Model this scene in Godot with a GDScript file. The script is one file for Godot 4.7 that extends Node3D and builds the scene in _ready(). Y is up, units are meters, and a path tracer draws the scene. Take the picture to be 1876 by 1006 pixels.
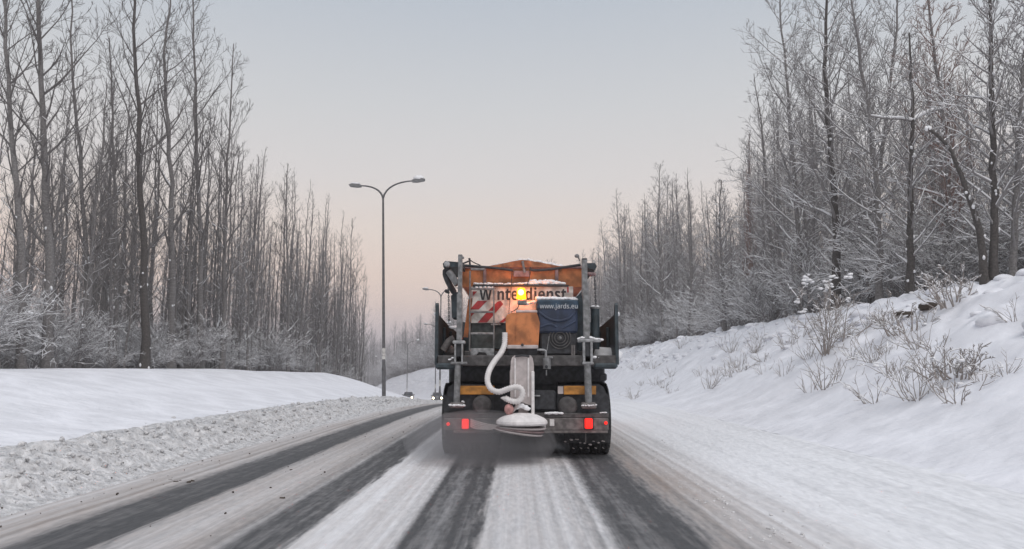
extends Node3D

const F := 1355.0            # focal length of the lens, in pixels of the 1876 wide photograph
const EYE := 1.2
const REAR := 10.1           # distance to the rear plane of the truck

var cam: Camera3D
var cam_basis := Basis()
var noise_a := FastNoiseLite.new()
var noise_b := FastNoiseLite.new()
var M := {}
var taken := {}

# ------------------------------------------------------------------ mesh builder
class MB:
	var v := PackedVector3Array()
	var n := PackedVector3Array()
	var uv := PackedVector2Array()
	var idx := PackedInt32Array()

	func tri(a: Vector3, b: Vector3, c: Vector3) -> void:
		var nn := (b - a).cross(c - a).normalized()
		var k := v.size()
		v.append(a); v.append(b); v.append(c)
		n.append(nn); n.append(nn); n.append(nn)
		idx.append(k); idx.append(k + 2); idx.append(k + 1)

	func quad(a: Vector3, b: Vector3, c: Vector3, d: Vector3) -> void:
		var nn := (c - a).cross(d - b).normalized()
		var k := v.size()
		v.append(a); v.append(b); v.append(c); v.append(d)
		n.append(nn); n.append(nn); n.append(nn); n.append(nn)
		idx.append(k); idx.append(k + 2); idx.append(k + 1)
		idx.append(k); idx.append(k + 3); idx.append(k + 2)

	# chamfered box
	func box(lo: Vector3, hi: Vector3, bev := 0.01, t := Transform3D()) -> void:
		var b: float = minf(bev, 0.45 * minf(hi.x - lo.x, minf(hi.y - lo.y, hi.z - lo.z)))
		var c := (lo + hi) * 0.5
		var h := (hi - lo) * 0.5
		var p := func(sx: int, sy: int, sz: int, ax: int) -> Vector3:
			var q := Vector3(sx * (h.x - (0.0 if ax == 0 else b)), sy * (h.y - (0.0 if ax == 1 else b)), sz * (h.z - (0.0 if ax == 2 else b)))
			return t * (c + q)
		for s in [-1, 1]:
			_q(p.call(s, -1, -1, 0), p.call(s, 1, -1, 0), p.call(s, 1, 1, 0), p.call(s, -1, 1, 0), s > 0)
			_q(p.call(-1, s, -1, 1), p.call(-1, s, 1, 1), p.call(1, s, 1, 1), p.call(1, s, -1, 1), s > 0)
			_q(p.call(-1, -1, s, 2), p.call(1, -1, s, 2), p.call(1, 1, s, 2), p.call(-1, 1, s, 2), s > 0)
		for s in [-1, 1]:
			for r in [-1, 1]:
				_q(p.call(-1, s, r, 1), p.call(1, s, r, 1), p.call(1, s, r, 2), p.call(-1, s, r, 2), s * r < 0)
				_q(p.call(s, -1, r, 0), p.call(s, 1, r, 0), p.call(s, 1, r, 2), p.call(s, -1, r, 2), s * r > 0)
				_q(p.call(s, r, -1, 0), p.call(s, r, 1, 0), p.call(s, r, 1, 1), p.call(s, r, -1, 1), s * r < 0)
				for q in [-1, 1]:
					if s * r * q > 0:
						tri(p.call(s, r, q, 0), p.call(s, r, q, 1), p.call(s, r, q, 2))
					else:
						tri(p.call(s, r, q, 0), p.call(s, r, q, 2), p.call(s, r, q, 1))

	func _q(a: Vector3, b: Vector3, c: Vector3, d: Vector3, straight: bool) -> void:
		if straight:
			quad(a, b, c, d)
		else:
			quad(d, c, b, a)

	# a polygon in the xy plane pushed from z0 to z1 (z0 < z1)
	func prism(poly: PackedVector2Array, z0: float, z1: float, t := Transform3D()) -> void:
		var p := poly
		var area := 0.0
		for i in p.size():
			var q := p[(i + 1) % p.size()]
			area += p[i].x * q.y - q.x * p[i].y
		if area < 0.0:
			p = p.duplicate()
			p.reverse()
		var f := Geometry2D.triangulate_polygon(p)
		for i in range(0, f.size(), 3):
			var a := p[f[i]]
			var b := p[f[i + 1]]
			var c := p[f[i + 2]]
			if (b - a).cross(c - a) < 0.0:
				var w := b
				b = c
				c = w
			tri(t * Vector3(a.x, a.y, z1), t * Vector3(b.x, b.y, z1), t * Vector3(c.x, c.y, z1))
			tri(t * Vector3(a.x, a.y, z0), t * Vector3(c.x, c.y, z0), t * Vector3(b.x, b.y, z0))
		for i in p.size():
			var a := p[i]
			var b := p[(i + 1) % p.size()]
			quad(t * Vector3(a.x, a.y, z0), t * Vector3(b.x, b.y, z0), t * Vector3(b.x, b.y, z1), t * Vector3(a.x, a.y, z1))

	func tube(pts: PackedVector3Array, rad: PackedFloat32Array, sides := 6, caps := false) -> void:
		var m := pts.size()
		if m < 2:
			return
		var k0 := v.size()
		var d := (pts[1] - pts[0]).normalized()
		var x := d.cross(Vector3.UP if absf(d.y) < 0.9 else Vector3.RIGHT).normalized()
		for i in m:
			var d2: Vector3 = (pts[mini(i + 1, m - 1)] - pts[maxi(i - 1, 0)]).normalized()
			x = (x - d2 * x.dot(d2)).normalized()
			var y := d2.cross(x)
			for j in sides:
				var a := TAU * j / sides
				var o := x * cos(a) + y * sin(a)
				v.append(pts[i] + o * rad[i])
				n.append(o)
		for i in m - 1:
			for j in sides:
				var a := k0 + i * sides + j
				var b := k0 + i * sides + (j + 1) % sides
				var c := b + sides
				var e := a + sides
				idx.append(a); idx.append(c); idx.append(b)
				idx.append(a); idx.append(e); idx.append(c)
		if caps:
			for w in 2:
				var base := k0 if w == 0 else k0 + (m - 1) * sides
				var dirn: Vector3 = (pts[0] - pts[1]).normalized() if w == 0 else (pts[m - 1] - pts[m - 2]).normalized()
				var c0 := v.size()
				for j in sides:
					v.append(v[base + j])
					n.append(dirn)
				for j in range(1, sides - 1):
					if w == 0:
						idx.append(c0); idx.append(c0 + j); idx.append(c0 + j + 1)
					else:
						idx.append(c0); idx.append(c0 + j + 1); idx.append(c0 + j)

	# profile of (radius, height) turned about y, from the bottom up on the outside
	func lathe(prof: PackedVector2Array, sides := 20, t := Transform3D()) -> void:
		for i in prof.size() - 1:
			var a := prof[i]
			var b := prof[i + 1]
			if a.distance_to(b) < 0.00001:
				continue
			var nr := Vector2(b.y - a.y, a.x - b.x).normalized()
			var k := v.size()
			for j in sides + 1:
				var g := TAU * j / sides
				var c := cos(g)
				var s := sin(g)
				v.append(t * Vector3(a.x * c, a.y, a.x * s))
				v.append(t * Vector3(b.x * c, b.y, b.x * s))
				var nn := (t.basis * Vector3(nr.x * c, nr.y, nr.x * s)).normalized()
				n.append(nn); n.append(nn)
			for j in sides:
				var q := k + j * 2
				idx.append(q); idx.append(q + 2); idx.append(q + 1)
				idx.append(q + 2); idx.append(q + 3); idx.append(q + 1)

	# a lumpy ball
	func blob(c: Vector3, r: Vector3, rng: RandomNumberGenerator, rings := 5, seg := 7, rough := 0.25) -> void:
		var grid := []
		for i in rings + 1:
			var row := PackedVector3Array()
			var th := PI * i / rings
			for j in seg:
				var ph := TAU * j / seg
				var q := 1.0 + rng.randf_range(-rough, rough)
				row.append(c + Vector3(sin(th) * cos(ph) * r.x, cos(th) * r.y, sin(th) * sin(ph) * r.z) * q)
			if i == 0 or i == rings:
				for j in seg:
					row[j] = row[0]
			grid.append(row)
		var k := v.size()
		for i in rings + 1:
			for j in seg:
				v.append(grid[i][j])
				n.append(((grid[i][j] - c) / r).normalized())
		for i in rings:
			for j in seg:
				var a := k + i * seg + j
				var b := k + i * seg + (j + 1) % seg
				idx.append(a); idx.append(b + seg); idx.append(b)
				idx.append(a); idx.append(a + seg); idx.append(b + seg)

	func mesh() -> ArrayMesh:
		var arr := []
		arr.resize(Mesh.ARRAY_MAX)
		arr[Mesh.ARRAY_VERTEX] = v
		arr[Mesh.ARRAY_NORMAL] = n
		if uv.size() == v.size() and uv.size() > 0:
			arr[Mesh.ARRAY_TEX_UV] = uv
		arr[Mesh.ARRAY_INDEX] = idx
		var m := ArrayMesh.new()
		m.add_surface_from_arrays(Mesh.PRIMITIVE_TRIANGLES, arr)
		return m

# ------------------------------------------------------------------ naming
func numbered(called: String) -> String:
	if not taken.has(called):
		taken[called] = 0
		return called
	taken[called] += 1
	return "%s_%03d" % [called, taken[called]]

func part(called: String, mb: MB, m: Material, parent: Node) -> MeshInstance3D:
	return part_mesh(called, mb.mesh(), m, parent)

func part_mesh(called: String, me: Mesh, m: Material, parent: Node) -> MeshInstance3D:
	var o := MeshInstance3D.new()
	var nm := called
	var k := 0
	while parent.has_node(NodePath(nm)):
		k += 1
		nm = "%s_%03d" % [called, k]
	o.name = nm
	o.mesh = me
	o.material_override = m
	parent.add_child(o, true)
	return o

func tag(o: Node, label: String, category: String, group := "", kind := "") -> void:
	if label: o.set_meta("label", label)
	if category: o.set_meta("category", category)
	if group: o.set_meta("group", group)
	if kind: o.set_meta("kind", kind)

func thing(called: String, label: String, category: String, where: Vector3, group := "") -> Node3D:
	var o := Node3D.new()
	o.name = numbered(called)
	add_child(o, true)
	o.position = where
	tag(o, label, category, group)
	return o

func copy_of(src: Node3D, called: String, label: String, group: String, where: Vector3, turn: float, size: Vector3) -> Node3D:
	var o: Node3D = src.duplicate()
	o.name = numbered(called)
	add_child(o, true)
	o.position = where
	o.rotation = Vector3(0, turn, 0)
	o.scale = size
	o.set_meta("label", label)
	o.set_meta("group", group)
	return o

func struct(called: String, mb: MB, m: Material, label := "", kind := "structure") -> MeshInstance3D:
	var o := part(numbered(called), mb, m, self)
	o.set_meta("kind", kind)
	if label: o.set_meta("label", label)
	return o

# ------------------------------------------------------------------ places
# the point of the place that lies in this direction of the photograph, s metres ahead
func at(px: float, py: float, s: float) -> Vector3:
	var d := cam_basis * Vector3((px - 938.0) / F, -(py - 503.0) / F, -1.0)
	return Vector3(0, EYE, 0) + d * (s / -d.z)

func bend(s: float) -> float:
	if s < 50.0: return 0.0
	if s < 165.0: return -0.00213 * (s - 50.0) * (s - 50.0)
	return -0.00213 * 115.0 * 115.0 - 0.49 * (s - 165.0)

func road_y(s: float) -> float:
	if s < 15.0: return 0.0
	if s < 37.0: return -0.00093 * (s - 15.0) * (s - 15.0)
	return -0.45 - 0.041 * (s - 37.0)

const CREST := [[-20.0, 2.92], [70.0, 2.95], [120.0, 2.6], [180.0, 1.6], [200.0, -0.4], [220.0, -4.6], [340.0, -11.0]]

func crest(s: float) -> float:
	for i in CREST.size() - 1:
		if s < CREST[i + 1][0]:
			return lerpf(CREST[i][1], CREST[i + 1][1], clampf((s - CREST[i][0]) / (CREST[i + 1][0] - CREST[i][0]), 0.0, 1.0))
	return -11.0

func sm(a: float, b: float, x: float) -> float:
	var t := clampf((x - a) / (b - a), 0.0, 1.0)
	return t * t * (3.0 - 2.0 * t)

const RP := [[2.2, 0.0], [3.0, 0.10], [4.0, 0.27], [5.0, 0.62], [6.0, 1.18], [7.0, 1.80], [8.0, 2.38], [8.8, 2.74], [9.6, 2.92], [12.0, 3.1], [30.0, 3.8], [90.0, 6.0]]

func right_profile(u: float) -> float:
	for i in RP.size() - 1:
		if u < RP[i + 1][0]:
			var t: float = clampf((u - RP[i][0]) / (RP[i + 1][0] - RP[i][0]), 0.0, 1.0)
			return lerpf(RP[i][1], RP[i + 1][1], t)
	return 6.0

func ground(u: float, s: float) -> float:
	var h := road_y(s)
	if u < -4.1:
		var low := lerpf(1.0, 0.4, sm(22.0, 46.0, s))
		var berm := 0.30 * sm(-4.1, -5.1, u) * low
		var near := exp(-pow((u + 5.0) / 0.55, 2.0))
		berm += low * near * (0.05 + 0.10 * noise_a.get_noise_2d(u * 9.0, s * 7.0) + 0.13 * noise_b.get_noise_2d(u * 16.0, s * 14.0))
		berm += 0.05 * sm(-4.1, -4.7, u) * noise_b.get_noise_2d(u * 30.0 + 40.0, s * 26.0) * sm(-6.3, -5.7, u)
		var plat := 1.24
		if s > 44.0:
			plat = lerpf(1.24, road_y(66.0) - 0.5, sm(44.0, 66.0, s))
		if s > 66.0:
			plat = road_y(s) - 0.5
		plat += 0.05 * noise_a.get_noise_2d(s * 1.2, u * 0.6) + 0.012 * maxf(0.0, -u - 12.0) * (1.0 - sm(50.0, 70.0, s))
		var t := sm(-5.7, -11.6, u)
		t = lerpf(t, clampf((-5.7 - u) / 5.9, 0.0, 1.0), 0.45)
		return h + berm + t * (plat - h - 0.30) + 0.03 * t * noise_a.get_noise_2d(u * 3.0, s * 2.0)
	if u > 2.0:
		var k := maxf(0.2, (crest(s) - h) / 2.92)
		var w := 1.0 + 0.5 * sm(75.0, 185.0, s)
		var r := right_profile(2.2 + (u - 2.2) / w) * lerpf(1.0, k, sm(2.4, 5.0, u))
		var lump := sm(4.6, 7.4, u)
		r += 0.15 * lump * noise_a.get_noise_2d(u * 5.0, s * 4.0) + 0.11 * lump * noise_b.get_noise_2d(u * 7.0 + 90.0, s * 5.5)
		r += 0.016 * sm(3.4, 4.4, u) * noise_b.get_noise_2d(u * 12.0 + 10.0, s * 8.0)
		r += 0.20 * exp(-pow((u - 9.2) / 0.8, 2.0)) * absf(noise_b.get_noise_2d(u * 8.0, s * 7.0 + 500.0))
		return h + r
	return h

func on_ground(u: float, s: float) -> Vector3:
	return Vector3(bend(s) + u, ground(u, s), -s)

# where the line of sight through this pixel meets the ground
func hit(px: float, py: float) -> Vector3:
	var s := 3.0
	while s < 220.0:
		var p := at(px, py, s)
		if p.y < ground(p.x - bend(s), s):
			return p
		s += 0.1
	return at(px, py, 220.0)

# ------------------------------------------------------------------ materials
func grey_noise(freq: float, octaves: int, lo: float, hi: float, sd: int, size := 256) -> ImageTexture:
	var fn := FastNoiseLite.new()
	fn.seed = sd
	fn.noise_type = FastNoiseLite.TYPE_SIMPLEX_SMOOTH
	fn.frequency = freq
	fn.fractal_octaves = octaves
	var im := fn.get_seamless_image(size, size)
	im.convert(Image.FORMAT_L8)
	var d := im.get_data()
	for i in d.size():
		d[i] = int(255.0 * lerpf(lo, hi, sm(0.12, 0.88, d[i] / 255.0)))
	return ImageTexture.create_from_image(Image.create_from_data(size, size, false, Image.FORMAT_L8, d))

func bump(freq: float, octaves: int, strength: float, sd: int, size := 256) -> ImageTexture:
	var fn := FastNoiseLite.new()
	fn.seed = sd
	fn.noise_type = FastNoiseLite.TYPE_SIMPLEX_SMOOTH
	fn.frequency = freq
	fn.fractal_octaves = octaves
	var im := fn.get_seamless_image(size, size)
	im.convert(Image.FORMAT_RGBA8)
	im.bump_map_to_normal_map(strength)
	return ImageTexture.create_from_image(im)

func mat(c: Color, rough := 0.8, metal := 0.0) -> StandardMaterial3D:
	var m := StandardMaterial3D.new()
	m.albedo_color = c.linear_to_srgb()
	m.roughness = rough
	m.metallic = metal
	return m

func worn(c: Color, rough: float, tex: Texture2D, scale: float, metal := 0.0) -> StandardMaterial3D:
	var m := mat(c, rough, metal)
	m.albedo_texture = tex
	m.uv1_triplanar = true
	m.uv1_scale = Vector3.ONE * scale
	return m

func glow(c: Color, e: float, base: Color) -> StandardMaterial3D:
	var m := mat(base, 0.25)
	m.emission_enabled = true
	m.emission = c
	m.emission_energy_multiplier = e
	return m

func make_materials() -> void:
	var grime := grey_noise(0.02, 5, 0.72, 1.0, 11)
	var streak := grey_noise(0.012, 4, 0.72, 1.0, 12)
	var faint := grey_noise(0.015, 4, 0.90, 1.0, 13)
	var n_snow := bump(0.03, 5, 5.0, 21)
	var n_crust := bump(0.05, 4, 14.0, 22)
	var snow_tint := grey_noise(0.008, 5, 0.93, 1.0, 23)
	var s := mat(Color(0.88, 0.89, 0.935), 0.75)
	s.albedo_texture = snow_tint
	s.normal_enabled = true
	s.normal_texture = n_snow
	s.normal_scale = 0.7
	s.uv1_triplanar = true
	s.uv1_world_triplanar = true
	s.uv1_scale = Vector3.ONE * 0.35
	M.snow = s
	var b := mat(Color(0.84, 0.835, 0.84), 0.85)
	b.albedo_texture = grey_noise(0.03, 5, 0.78, 1.0, 24)
	b.normal_enabled = true
	b.normal_texture = n_crust
	b.uv1_triplanar = true
	b.uv1_world_triplanar = true
	b.uv1_scale = Vector3.ONE * 0.9
	M.berm = b
	M.cling = mat(Color(0.87, 0.875, 0.89), 0.8)
	M.bark = worn(Color(0.255, 0.243, 0.238), 0.95, grime, 3.0)
	M.bark_dark = worn(Color(0.11, 0.10, 0.094), 0.95, grime, 3.0)
	M.twig = mat(Color(0.15, 0.141, 0.138), 0.95)
	M.twig_grey = mat(Color(0.25, 0.24, 0.24), 0.95)
	M.twig_brown = mat(Color(0.25, 0.175, 0.155), 0.95)
	M.dry = mat(Color(0.33, 0.295, 0.275), 0.95)
	M.clod = worn(Color(0.10, 0.08, 0.065), 0.95, grime, 9.0)
	M.orange = worn(Color(0.62, 0.225, 0.08), 0.45, streak, 1.2)
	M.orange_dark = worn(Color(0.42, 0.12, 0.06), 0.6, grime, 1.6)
	M.tarp_orange = worn(Color(0.50, 0.19, 0.085), 0.75, grime, 1.4)
	M.grey = worn(Color(0.26, 0.265, 0.27), 0.6, grime, 2.0)
	M.grey_light = worn(Color(0.40, 0.41, 0.42), 0.6, grime, 2.2)
	M.teal = worn(Color(0.045, 0.066, 0.078), 0.55, grime, 1.4)
	M.panel = worn(Color(0.10, 0.118, 0.118), 0.6, grime, 1.6)
	M.black = worn(Color(0.050, 0.053, 0.060), 0.7, grime, 2.0)
	M.dirty = worn(Color(0.20, 0.185, 0.18), 0.85, grime, 1.6)
	M.dirty_dark = worn(Color(0.11, 0.105, 0.105), 0.85, grime, 1.6)
	M.rubber = worn(Color(0.048, 0.048, 0.051), 0.9, grime, 2.5)
	M.rim = worn(Color(0.22, 0.21, 0.20), 0.7, grime, 2.5)
	M.white = worn(Color(0.74, 0.72, 0.68), 0.5, streak, 1.5)
	M.red = worn(Color(0.46, 0.045, 0.05), 0.5, streak, 1.5)
	M.ink = mat(Color(0.03, 0.03, 0.035), 0.6)
	M.blue = worn(Color(0.032, 0.050, 0.098), 0.6, streak, 1.2)
	M.blue_band = worn(Color(0.030, 0.066, 0.108), 0.6, streak, 1.2)
	M.salt = worn(Color(0.56, 0.505, 0.495), 0.9, faint, 2.0)
	M.salt_white = worn(Color(0.84, 0.81, 0.80), 0.9, faint, 2.5)
	M.print_grey = mat(Color(0.55, 0.57, 0.60), 0.7)
	M.pink = worn(Color(0.62, 0.33, 0.31), 0.7, streak, 3.0)
	M.reflect = worn(Color(0.66, 0.29, 0.05), 0.4, streak, 1.5)
	M.mauve = worn(Color(0.33, 0.22, 0.22), 0.7, streak, 2.0)
	M.pole = worn(Color(0.16, 0.16, 0.165), 0.5, streak, 2.0, 0.3)
	M.beacon = glow(Color(1.0, 0.50, 0.02), 4.2, Color(0.8, 0.35, 0.02))
	M.beacon_core = glow(Color(1.0, 0.86, 0.42), 6.0, Color(0.9, 0.7, 0.3))
	M.tail = glow(Color(1.0, 0.13, 0.10), 1.0, Color(0.6, 0.03, 0.02))
	M.lens_red = mat(Color(0.35, 0.03, 0.025), 0.3)
	M.head = glow(Color(1.0, 0.90, 0.72), 12.0, Color(0.8, 0.8, 0.8))
	M.car_dark = mat(Color(0.045, 0.048, 0.055), 0.35)
	M.car_grey = mat(Color(0.12, 0.125, 0.13), 0.35)
	var g := mat(Color(0.03, 0.035, 0.04), 0.08)
	M.glass = g
	M.haze_ground = mat(Color(0.80, 0.82, 0.86), 0.9)

# the road with its wheel tracks, strips of packed snow and brown slush, u from -4.6 to 4.0, 40 m long
func road_material() -> StandardMaterial3D:
	var w := 1024
	var h := 2048
	var fa := FastNoiseLite.new()
	fa.seed = 5
	fa.frequency = 0.012
	fa.fractal_octaves = 5
	var ia := fa.get_seamless_image(512, 512)
	ia.convert(Image.FORMAT_L8)
	var na := ia.get_data()
	fa.seed = 6
	fa.frequency = 0.09
	fa.fractal_octaves = 3
	var ib := fa.get_seamless_image(512, 512)
	ib.convert(Image.FORMAT_L8)
	var nb := ib.get_data()
	# u, snow cover, dirt of that snow, softness of the edge that follows
	var keys := [[-4.6, 0.97, 0.36], [-4.15, 0.93, 0.50], [-3.62, 0.86, 0.62], [-3.40, 0.02, 0.5], [-2.96, 0.02, 0.5], [-2.78, 0.84, 0.50], [-2.3, 0.88, 0.46], [-2.08, 0.70, 0.46],
		[-1.96, 0.09, 0.3], [-1.60, 0.13, 0.3], [-1.52, 0.98, 0.28], [-0.98, 0.97, 0.34], [-0.86, 0.62, 0.34], [-0.80, 0.12, 0.3], [-0.34, 0.11, 0.3], [-0.22, 0.78, 0.28], [0.06, 0.90, 0.24],
		[0.40, 0.80, 0.26], [0.64, 0.58, 0.28], [0.76, 0.10, 0.3], [1.26, 0.08, 0.5], [1.42, 0.62, 0.76], [1.72, 0.88, 0.66], [2.02, 0.95, 0.42], [2.35, 0.99, 0.14], [2.8, 1.0, 0.0], [4.0, 1.0, 0.0]]
	var cov := PackedFloat32Array()
	var dirt := PackedFloat32Array()
	for x in w + 120:
		var u := -4.6 + 8.6 * clampf((x - 60.0) / w, 0.0, 1.0)
		var k := 0
		while k < keys.size() - 2 and u > keys[k + 1][0]:
			k += 1
		var t: float = clampf((u - keys[k][0]) / (keys[k + 1][0] - keys[k][0]), 0.0, 1.0)
		cov.append(lerpf(keys[k][1], keys[k + 1][1], t))
		dirt.append(lerpf(keys[k][2], keys[k + 1][2], t))
	var colv := PackedFloat32Array()
	for x in w:
		colv.append((nb[(x * 3 / 4) % 512 + 512 * 40] + nb[(x / 3) % 512 + 512 * 90]) / 255.0 - 1.0)
	var out := PackedByteArray()
	out.resize(w * h * 3)
	var lut := PackedByteArray()
	for i in 1025:
		lut.append(int(round(255.0 * Color(i / 1024.0, 0, 0).linear_to_srgb().r)))
	var o := 0
	for y in h:
		var y3 := (y / 4) % 512
		var row_s := y3 * 512              # drawn out along the road
		var row_l := (y % 512) * 512
		var row_a := ((y / 4 + 77) % 512) * 512
		for x in w:
			var big := na[row_a + (x >> 1)] / 255.0
			var str_ := nb[row_s + (x & 511)] / 255.0
			var fine := nb[row_l + ((x * 2) & 511)] / 255.0
			var cross := nb[row_l + ((x >> 2) & 511)] / 255.0
			var xs := x + 60 + int((big - 0.5) * 12.0 + (str_ - 0.5) * 7.0)
			var c := cov[xs]
			var mid := 1.0 - absf(2.0 * c - 1.0)
			c = c + (str_ - 0.5) * (0.14 + 0.6 * mid) + (fine - 0.5) * (0.05 + 0.22 * mid) + (cross - 0.5) * 0.12 * (1.0 - c) + (big - 0.5) * 0.12 + colv[x] * (0.22 + 0.30 * mid)
			c = clampf(c, 0.0, 1.0)
			var d := clampf(dirt[xs] * (0.75 + 0.6 * big) + ((str_ - 0.5) * 0.24 - colv[x] * 0.22) * minf(1.0, dirt[xs] * 5.0), 0.0, 1.0)
			var ar := 0.056 + 0.03 * fine
			var sr := 0.885 - 0.57 * d
			var sg := 0.895 - 0.645 * d
			var sb := 0.92 - 0.71 * d
			var g := 0.93 + 0.14 * (fine - 0.5)
			out[o] = lut[int(1024.0 * clampf(lerpf(ar, sr * g, c), 0.0, 1.0))]
			out[o + 1] = lut[int(1024.0 * clampf(lerpf(ar * 1.02, sg * g, c), 0.0, 1.0))]
			out[o + 2] = lut[int(1024.0 * clampf(lerpf(ar * 1.07, sb * g, c), 0.0, 1.0))]
			o += 3
	var m := StandardMaterial3D.new()
	m.albedo_texture = ImageTexture.create_from_image(Image.create_from_data(w, h, false, Image.FORMAT_RGB8, out))
	m.roughness = 0.75
	m.normal_enabled = true
	m.normal_texture = bump(0.09, 5, 6.0, 31, 1024)
	m.normal_scale = 0.16
	return m

# ------------------------------------------------------------------ the setting
func grid(us: PackedFloat32Array, ss: PackedFloat32Array, skirt := 0.0) -> MB:
	var mb := MB.new()
	var nu := us.size()
	for j in ss.size():
		for i in nu:
			var p := on_ground(us[i], ss[j])
			if skirt > 0.0 and (i == 0 or i == nu - 1):
				p.y -= skirt
			mb.v.append(p)
			var e := 0.05
			var dx := (ground(us[i] + e, ss[j]) - ground(us[i] - e, ss[j])) / (2.0 * e)
			var dz := (ground(us[i], ss[j] + e) - ground(us[i], ss[j] - e)) / (2.0 * e)
			mb.n.append(Vector3(-dx, 1.0, dz).normalized())
	for j in ss.size() - 1:
		for i in nu - 1:
			var a := j * nu + i
			mb.idx.append(a); mb.idx.append(a + nu + 1); mb.idx.append(a + 1)
			mb.idx.append(a); mb.idx.append(a + nu); mb.idx.append(a + nu + 1)
	return mb

func steps(a: float, b: float, first: float, grow: float) -> PackedFloat32Array:
	var r := PackedFloat32Array()
	var x := a
	var d := first
	while x < b:
		r.append(x)
		x += d
		d *= grow
	r.append(b)
	return r

func build_ground() -> void:
	# the wide snowy ground out to the horizon
	var far := MB.new()
	var y := -13.0
	far.quad(Vector3(-900, y, 60), Vector3(900, y, 60), Vector3(900, y, -1100), Vector3(-900, y, -1100))
	struct("ground", far, M.haze_ground, "open snow covered ground out to the horizon")
	# road
	var us := PackedFloat32Array()
	var u := -4.6
	while u < 4.01:
		us.append(u)
		u += 0.1
	var ss := steps(-8.0, 330.0, 0.35, 1.012)
	var road := MB.new()
	var hgt := func(uu: float, s: float) -> float:
		var up := 0.0
		for b in [[-4.6, -3.45], [-2.9, -2.05], [-1.56, -0.88], [-0.24, 0.72], [1.4, 3.4]]:
			up = maxf(up, sm(b[0] - 0.05, b[0] + 0.1, uu) * (1.0 - sm(b[1] - 0.1, b[1] + 0.05, uu)))
		return up * (0.012 + 0.012 * noise_b.get_noise_2d(uu * 30.0, s * 5.0))
	for s in ss:
		for q in us:
			var p := on_ground(q, s)
			p.y += hgt.call(q, s)
			if q < -4.15: p.y = road_y(s) + 0.012 - 0.05 * (-4.15 - q)
			road.v.append(p)
			var e := 0.06
			var dx: float = (hgt.call(q + e, s) - hgt.call(q - e, s) + (ground(q + e, s) - ground(q - e, s) if q > 2.0 else 0.0)) / (2.0 * e)
			road.n.append(Vector3(-dx, 1.0, 0.0).normalized())
			road.uv.append(Vector2((q + 4.6) / 8.6, s / 40.0))
	var nu := us.size()
	for j in ss.size() - 1:
		for i in nu - 1:
			var a := j * nu + i
			road.idx.append(a); road.idx.append(a + nu + 1); road.idx.append(a + 1)
			road.idx.append(a); road.idx.append(a + nu); road.idx.append(a + nu + 1)
	struct("road", road, road_material(), "asphalt road with bare wheel tracks between strips of dirty snow")
	# berm of ploughed snow at the left edge of the road
	var ub := PackedFloat32Array()
	u = -6.0
	while u < -4.05:
		ub.append(u)
		u += 0.09
	var berm := grid(ub, steps(1.0, 80.0, 0.07, 1.0045), 0.07)
	struct("snow_verge", berm, M.berm, "rough ploughed snow along the left road edge")
	var ul := PackedFloat32Array()
	for k in [-120.0, -80.0, -50.0, -36.0, -28.0, -22.0, -18.0, -15.5]: ul.append(k)
	u = -14.0
	while u < -6.05:
		ul.append(u)
		u += 0.35
	ul.append(-5.9)
	ul.append(-5.7)
	struct("snow_bank", grid(ul, steps(-8.0, 330.0, 0.5, 1.006), 0.05), M.snow, "smooth snow covered bank below the left wood")
	var ul2 := PackedFloat32Array()
	for k in [-6.0, -5.6, -5.2, -4.7, -4.1]: ul2.append(k)
	struct("snow_verge", grid(ul2, steps(79.9, 330.0, 1.0, 1.02)), M.berm, "far snow verge beyond the first lamp post")
	var um := PackedFloat32Array()
	for k in [-13.5, -12.0, -10.5, -9.0, -7.5, -7.0]: um.append(k)
	var turn_off := grid(um, steps(84.0, 200.0, 2.0, 1.0))
	for k in turn_off.v.size(): turn_off.v[k].y += 0.04
	struct("side_road", turn_off, M.berm, "trodden snowy lane left of the far street lamps")
	var ur := PackedFloat32Array()
	u = 3.9
	while u < 10.8:
		ur.append(u)
		u += 0.14
	for k in [11.0, 12.0, 14.0, 17.0, 21.0, 27.0, 36.0, 50.0, 80.0, 120.0]: ur.append(k)
	struct("snow_slope", grid(ur, steps(-8.0, 330.0, 0.16, 1.006)), M.snow, "snow covered cutting slope rising on the right of the road")

func lump_mesh(sd: int) -> ArrayMesh:
	var r := RandomNumberGenerator.new()
	r.seed = sd
	var mb := MB.new()
	mb.blob(Vector3.ZERO, Vector3(1, 0.7, 1), r, 4, 6, 0.28)
	return mb.mesh()

func scatter(called: String, me: Mesh, m: Material, tf: Array, label: String) -> void:
	var mm := MultiMesh.new()
	mm.transform_format = MultiMesh.TRANSFORM_3D
	mm.mesh = me
	mm.instance_count = tf.size()
	for i in tf.size():
		mm.set_instance_transform(i, tf[i])
	var o := MultiMeshInstance3D.new()
	o.name = numbered(called)
	o.multimesh = mm
	o.material_override = m
	add_child(o, true)
	o.set_meta("kind", "stuff")
	o.set_meta("label", label)

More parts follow.
